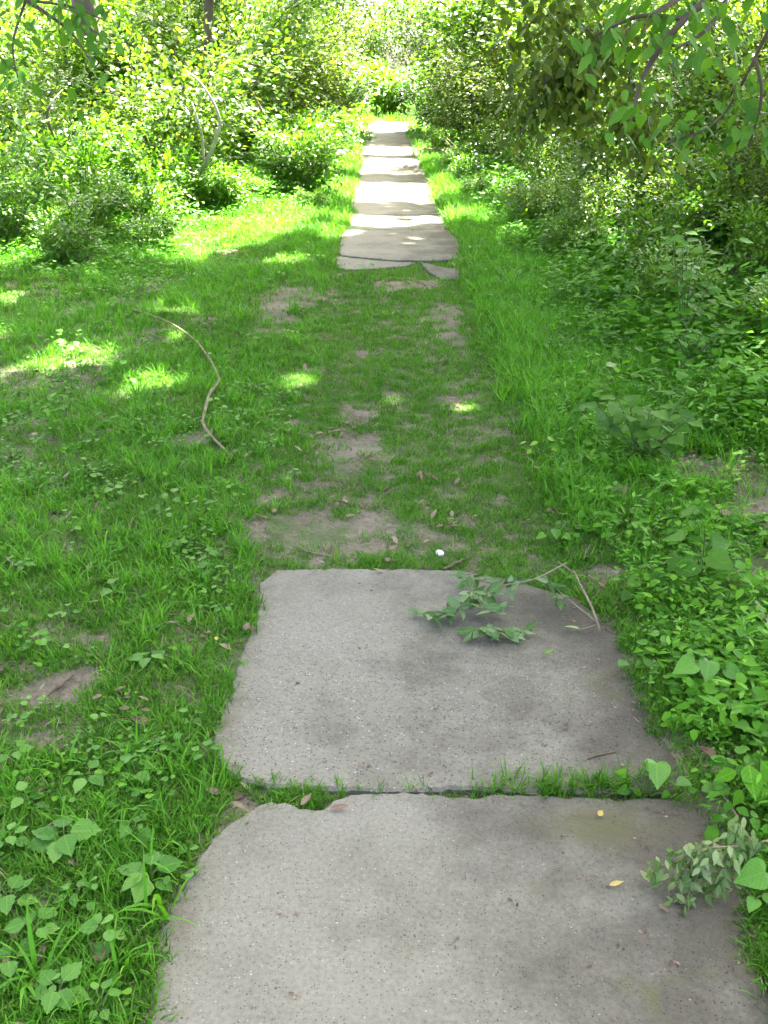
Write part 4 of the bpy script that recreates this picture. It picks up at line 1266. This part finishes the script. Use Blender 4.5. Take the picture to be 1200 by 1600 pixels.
# leafy branch broken off onto the second slab
o = G(735, 965, .02)
t = thing('leafy_branch', 'broken leafy green branch lying on the second slab', 'branch', o)
LB = [[(885, 880, .10), (835, 905, .09), (790, 915, .08), (745, 935, .06), (700, 960, .04), (650, 958, .03)],
      [(830, 985, .02), (800, 990, .025), (765, 982, .04), (735, 988, .03)],
      [(745, 935, .06), (760, 950, .06), (790, 950, .05)],
      [(790, 915, .08), (740, 905, .05), (712, 900, .03)],
      [(700, 960, .04), (720, 945, .06), (742, 920, .06)],
      [(850, 900, .09), (862, 920, .07), (870, 940, .05)]]
nl = [52, 30, 14, 14, 20, 18]
for br, k in zip(LB, nl):
    pts = [G(a, b, c) for a, b, c in br]
    stalk(t, o, pts, .0035, .0016, 'twig' if br is LB[1] else 'pale_twig', 'twig', 6, 5, .2)
    P = smooth_line(pts, 8)
    for j in range(k):
        i = int(len(P) * (.25 + .75 * rng.random())) if br is LB[0] else rng.integers(len(P))
        p = P[min(i, len(P) - 1)] + rng.normal(size=3) * np.array([.008, .008, .004])
        p[2] = max(p[2], .03)
        a = rng.random() * 6.28
        ax = np.array([math.cos(a), math.sin(a), rng.normal() * .35 - .1]); ln = .040 + .022 * rng.random()
        if p[2] + ax[2] * ln < .018: ax[2] = (.02 - p[2]) / ln
        put_leaf(t, o, p, ax, np.array([0, -.2, 1]) + rng.normal(size=3) * .5, ln, 'ovate', .52, 'cut_leaf')

# wilted branch at the right edge of the near slab
o = G(1120, 1345, .03)
t = thing('wilted_branch', 'wilted branch with small curled pale leaves on the near slab', 'branch', o)
WB = [[(1215, 1310, .12), (1160, 1322, .13), (1110, 1325, .13), (1060, 1340, .10), (1012, 1368, .04)],
      [(1110, 1325, .13), (1095, 1355, .09), (1080, 1390, .04), (1072, 1412, .025)],
      [(1140, 1322, .13), (1125, 1360, .08), (1118, 1395, .03)],
      [(1090, 1330, .12), (1075, 1352, .08), (1058, 1376, .04)],
      [(1175, 1320, .13), (1165, 1300, .15), (1150, 1285, .14)]]
for br, k in zip(WB, [110, 62, 54, 40, 40]):
    pts = [G(a, b, c) for a, b, c in br]
    stalk(t, o, pts, .0028, .0014, 'pale_twig', 'twig', 6, 5, .2)
    P = smooth_line(pts, 8)
    for j in range(k):
        p = P[rng.integers(2, len(P))] + rng.normal(size=3) * np.array([.016, .012, .008])
        p[2] = max(p[2], .03); ln = .016 + .018 * rng.random()
        ax = np.array([rng.normal() * .6, rng.normal() * .5 - .2, -.75])
        if p[2] + norm(ax)[2] * ln < .018: ax[2] = (.02 - p[2]) / ln
        put_leaf(t, o, p, ax, np.array([0, -1.0, .5]) + rng.normal(size=3) * .5, ln, 'ovate', .5, 'wilted_leaf')


def flat_leaf(label, px, py, z, ln, hd, mat, kind='ovate', wr=.5):
    p = G(px, py, z)
    me = leaf_data(kind, wr, mat, .6).copy()
    ob = obj('dry_leaf' if mat != 'lime_leaf' else 'fallen_leaf', me)
    ob.location = tuple(p); ob.scale = (ln,) * 3
    ob.rotation_euler = (R(8), R(14), R(hd - 90))
    tag(ob, label, 'leaf')


flat_leaf('curled yellow dry leaf on the near slab', 952, 1383, .022, .034, 15, 'yellow_leaf', wr=.35)
flat_leaf('pale curled leaf scrap in front of the wilted branch', 1030, 1412, .022, .028, 300, 'dead_leaf', wr=.4)
flat_leaf('single pale green leaf lying right of the leafy branch', 905, 982, .024, .045, 170, 'wilted_leaf', wr=.6)
flat_leaf('dark green leaf lying alone in the middle of the second slab', 850, 1020, .022, .035, 20, 'weed_leaf', wr=.35)
flat_leaf('orange brown leaf on the moss below the slab joint', 936, 1275, .022, .022, 60, 'yellow_leaf', wr=.7)
flat_leaf('brown leaf curled on the joint soil at the left', 470, 1258, .02, .045, 60, 'dead_leaf', wr=.35)
flat_leaf('grey brown leaf lying at the notch of the near slab', 515, 1264, .02, .05, 10, 'dead_leaf', wr=.35)
flat_leaf('tan dry leaf on the bare soil before the second slab', 540, 806, .012, .04, 5, 'dead_leaf', wr=.45)
flat_leaf('tan dry leaf in the trodden grass near the white cap', 608, 858, .02, .04, 40, 'dead_leaf', wr=.5)
flat_leaf('reddish brown leaf in the grass at the left of the second slab', 338, 1000, .04, .02, 100, 'yellow_leaf', wr=.7)
flat_leaf('sunlit pale leaf standing in the right grass', 948, 572, .14, .07, 30, 'wilted_leaf', wr=.9)
flat_leaf('sunlit pale dead leaf on the dark soil at the right', 1130, 805, .05, .06, 60, 'dead_leaf', wr=.7)

# bottle cap: a shallow skirted disc with a ribbed rim
o = G(687, 862); o[2] = ground_h(o[0], o[1]) + .012
prof = [(0, .0), (.0135, .0), (.0150, -.0012), (.0156, -.004), (.0158, -.010), (.0150, -.0105), (.0147, -.004), (0, -.003)]
NS = 40
V, F = [], []
for j, (r_, z_) in enumerate(prof):
    for k in range(NS):
        a = 2 * np.pi * k / NS; rr = r_ * (1 + (.025 if (k % 2 and 2 <= j <= 5) else 0))
        V.append((rr * math.cos(a), rr * math.sin(a), z_))
for j in range(len(prof) - 1):
    for k in range(NS):
        F.append((j * NS + k, j * NS + (k + 1) % NS, (j + 1) * NS + (k + 1) % NS, (j + 1) * NS + k))
ob = obj('bottle_cap', fast_mesh('bottle_cap', np.array(V), np.array(F)), M['white_plastic'])
ob.location = tuple(o); ob.rotation_euler = (R(14), R(6), 0)
tag(ob, 'white plastic bottle cap lying in the trodden grass', 'bottle cap')

# ------------------------------------------------------------------ low hanging branches
def hang_branch(tree, lines, r0, spec, mat, kind, wr, ln, per_line, single, spread=.05):
    """A branch of the tree (part 'branch') with its leaves, single leaves where they show large."""
    org = np.array(tree.location)
    b = None
    P_all = []
    for q, pts in enumerate(lines):
        P = smooth_line(pts, 6)
        me = fast_mesh('branch', *tube(P - org, np.linspace(r0 if q == 0 else r0 * .4, r0 * .2, len(P)), 7, .15))
        ob = obj('branch', me, M['bark'], tree)
        if b is None: b = ob
        P_all.append((ob, P))
    LVs = []
    for q, (ob, P) in enumerate(P_all):
        k = per_line[q]
        for j in range(k):
            i = int(len(P) * (spec + (1 - spec) * rng.random())); i = min(i, len(P) - 1)
            p = P[i] + rng.normal(size=3) * spread
            a = rng.random() * 6.28
            ax = norm(np.array([math.cos(a) * .8, math.sin(a) * .8, -.55 - .5 * rng.random()]))
            nr = np.array([0, -.4, 1]) + rng.normal(size=3) * .4
            L_ = ln * (.45 + .85 * rng.random())
            if single:
                put_leaf(ob, org, p, ax, nr, L_, kind, wr, mat)
            else:
                LVs.append((p - org, ax, nr, L_))
    if LVs:
        pos, ax, nr, L_ = (np.array(c) for c in zip(*LVs))
        V, F, A = leaves(pos, ax, nr, L_, L_ * wr, kind)
        tag(obj('foliage', fast_mesh('foliage', V, F, A), M[mat], tree), kind='stuff')


T3 = tree_roots[3]
hang_branch(T3, [[(3.1, 5.2, 2.9), Q(1260, -90, 4.0), Q(1150, -30, 3.6), Q(1070, 30, 3.4), Q(1010, 110, 3.3), Q(985, 190, 3.25)],
                 [Q(1150, -30, 3.6), Q(1110, 40, 3.4), Q(1060, 75, 3.3)],
                 [Q(1070, 30, 3.4), Q(1000, 25, 3.4), Q(930, 55, 3.4)],
                 [Q(1260, -90, 4.0), Q(1180, 90, 4.3), Q(1120, 190, 4.4), Q(1040, 225, 4.4)],
                 [Q(1180, 90, 4.3), Q(1190, 150, 4.3), Q(1170, 230, 4.3)]], .022, .35, 'overhang_leaf', 'toothed', .5, .074, [70, 36, 40, 70, 50], True, .065)
T4 = tree_roots[4]
hang_branch(T4, [[(5.0, 10.2, 3.4), (3.6, 8.6, 2.9), Q(1010, 30, 7.4), Q(930, 80, 7.2), Q(850, 130, 7.0), Q(825, 190, 7.0)],
                 [Q(1010, 30, 7.4), Q(985, 110, 7.3), Q(985, 190, 7.2), Q(1010, 235, 7.2)],
                 [Q(930, 80, 7.2), Q(900, 120, 7.1), Q(905, 170, 7.1)],
                 [Q(930, 60, 7.2), Q(880, 20, 7.2), Q(820, 40, 7.2)]], .03, .42, 'olive_leaf', 'simple', .5, .085, [720, 380, 330, 280], False, .11)
T2 = tree_roots[2]
hang_branch(T2, [[(-4.2, 7.4, 2.9), Q(-60, -60, 6.4), Q(40, 0, 6.2), Q(110, 50, 6.1), Q(150, 110, 6.0)],
                 [Q(40, 0, 6.2), Q(20, 70, 6.2), Q(30, 130, 6.2)],
                 [Q(40, 0, 6.2), Q(110, 10, 6.1), Q(160, 30, 6.1)]], .02, .45, 'overhang_leaf', 'ovate', .5, .085, [60, 40, 40], True, .07)

# bare vines and dead wood
def bare(name, label, cat, lines, r0, mat):
    o = np.array(lines[0][0], float)
    t = thing(name, label, cat, o)
    for q, pts in enumerate(lines):
        stalk(t, o, pts, r0 if q == 0 else r0 * .7, r0 * .35, mat, 'stem', 7, 6, .2)
    return t


bare('bare_vine', 'pale curved bare vine hanging in front of the left shrubs', 'vine',
     [[Q(310, 275, 12.2), Q(330, 235, 11.8), Q(343, 200, 11.6), Q(336, 165, 11.6), Q(312, 128, 11.7), Q(290, 110, 11.9)],
      [Q(318, 250, 12.0), Q(316, 215, 11.8), Q(308, 185, 11.7), Q(300, 160, 11.8)],
      [Q(322, 262, 12.0), Q(334, 228, 11.7), Q(338, 200, 11.6)]], .024, 'pale_vine')
bare('bare_vine', 'dark curved bare vine under the brown trunk at the left', 'vine',
     [[Q(92, 228, 11.5), Q(78, 200, 11.3), Q(74, 175, 11.2), Q(85, 155, 11.3), Q(98, 140, 11.5)]], .022, 'bark')
bare('dead_branch', 'thin crossing dead branches between the left shrubs', 'branch',
     [[Q(412, 180, 13.5), Q(395, 145, 13.4), Q(370, 105, 13.4)], [Q(365, 165, 13.4), Q(390, 140, 13.4), Q(418, 110, 13.5)]], .016, 'stick_bark')
bare('dead_branch', 'thin bare stems leaning across the right edge', 'branch',
     [[G(1205, 560, .15), Q(1170, 500, 6.9), Q(1130, 492, 6.6)], [G(1215, 590, .12), Q(1195, 525, 6.6), Q(1175, 560, 6.0)], [Q(1215, 440, 7.2), Q(1160, 480, 6.8), Q(1100, 505, 6.6)]], .008, 'pale_twig')
bare('bare_sapling', 'dark leaning bare sapling among the upper right leaves', 'sapling',
     [[(3.9, 11.6, .2), Q(1150, 200, 11.0), Q(1120, 90, 10.8), Q(1100, -20, 10.6)], [Q(1135, 150, 10.9), Q(1110, 130, 10.9), Q(1080, 60, 10.9)]], .035, 'bark')


def brush_pile(label, x, y, n_, ln, w):
    o = np.array([x, y, float(ground_h(x, y))]); t = thing('brush_pile', label, 'brush pile', o)
    for k in range(n_):
        a = rng.random() * 3.14; d = np.array([math.cos(a), math.sin(a), .25 * rng.normal()]); c = np.array([rng.normal() * w, rng.normal() * w * .6, .06 + .3 * rng.random() * w])
        q = ln * (.5 + .7 * rng.random())
        stalk(t, np.zeros(3), [c - d * q / 2, c + rng.normal(size=3) * .04, c + d * q / 2], .014, .006, 'pale_twig', 'stick', 5, 3)


brush_pile('pile of pale dead twigs under the brownish shrub right of the path', 2.1, 19.2, 26, 1.2, .5)
brush_pile('small heap of dry twigs by the path edge on the right', 1.75, 15.6, 16, .6, .28)
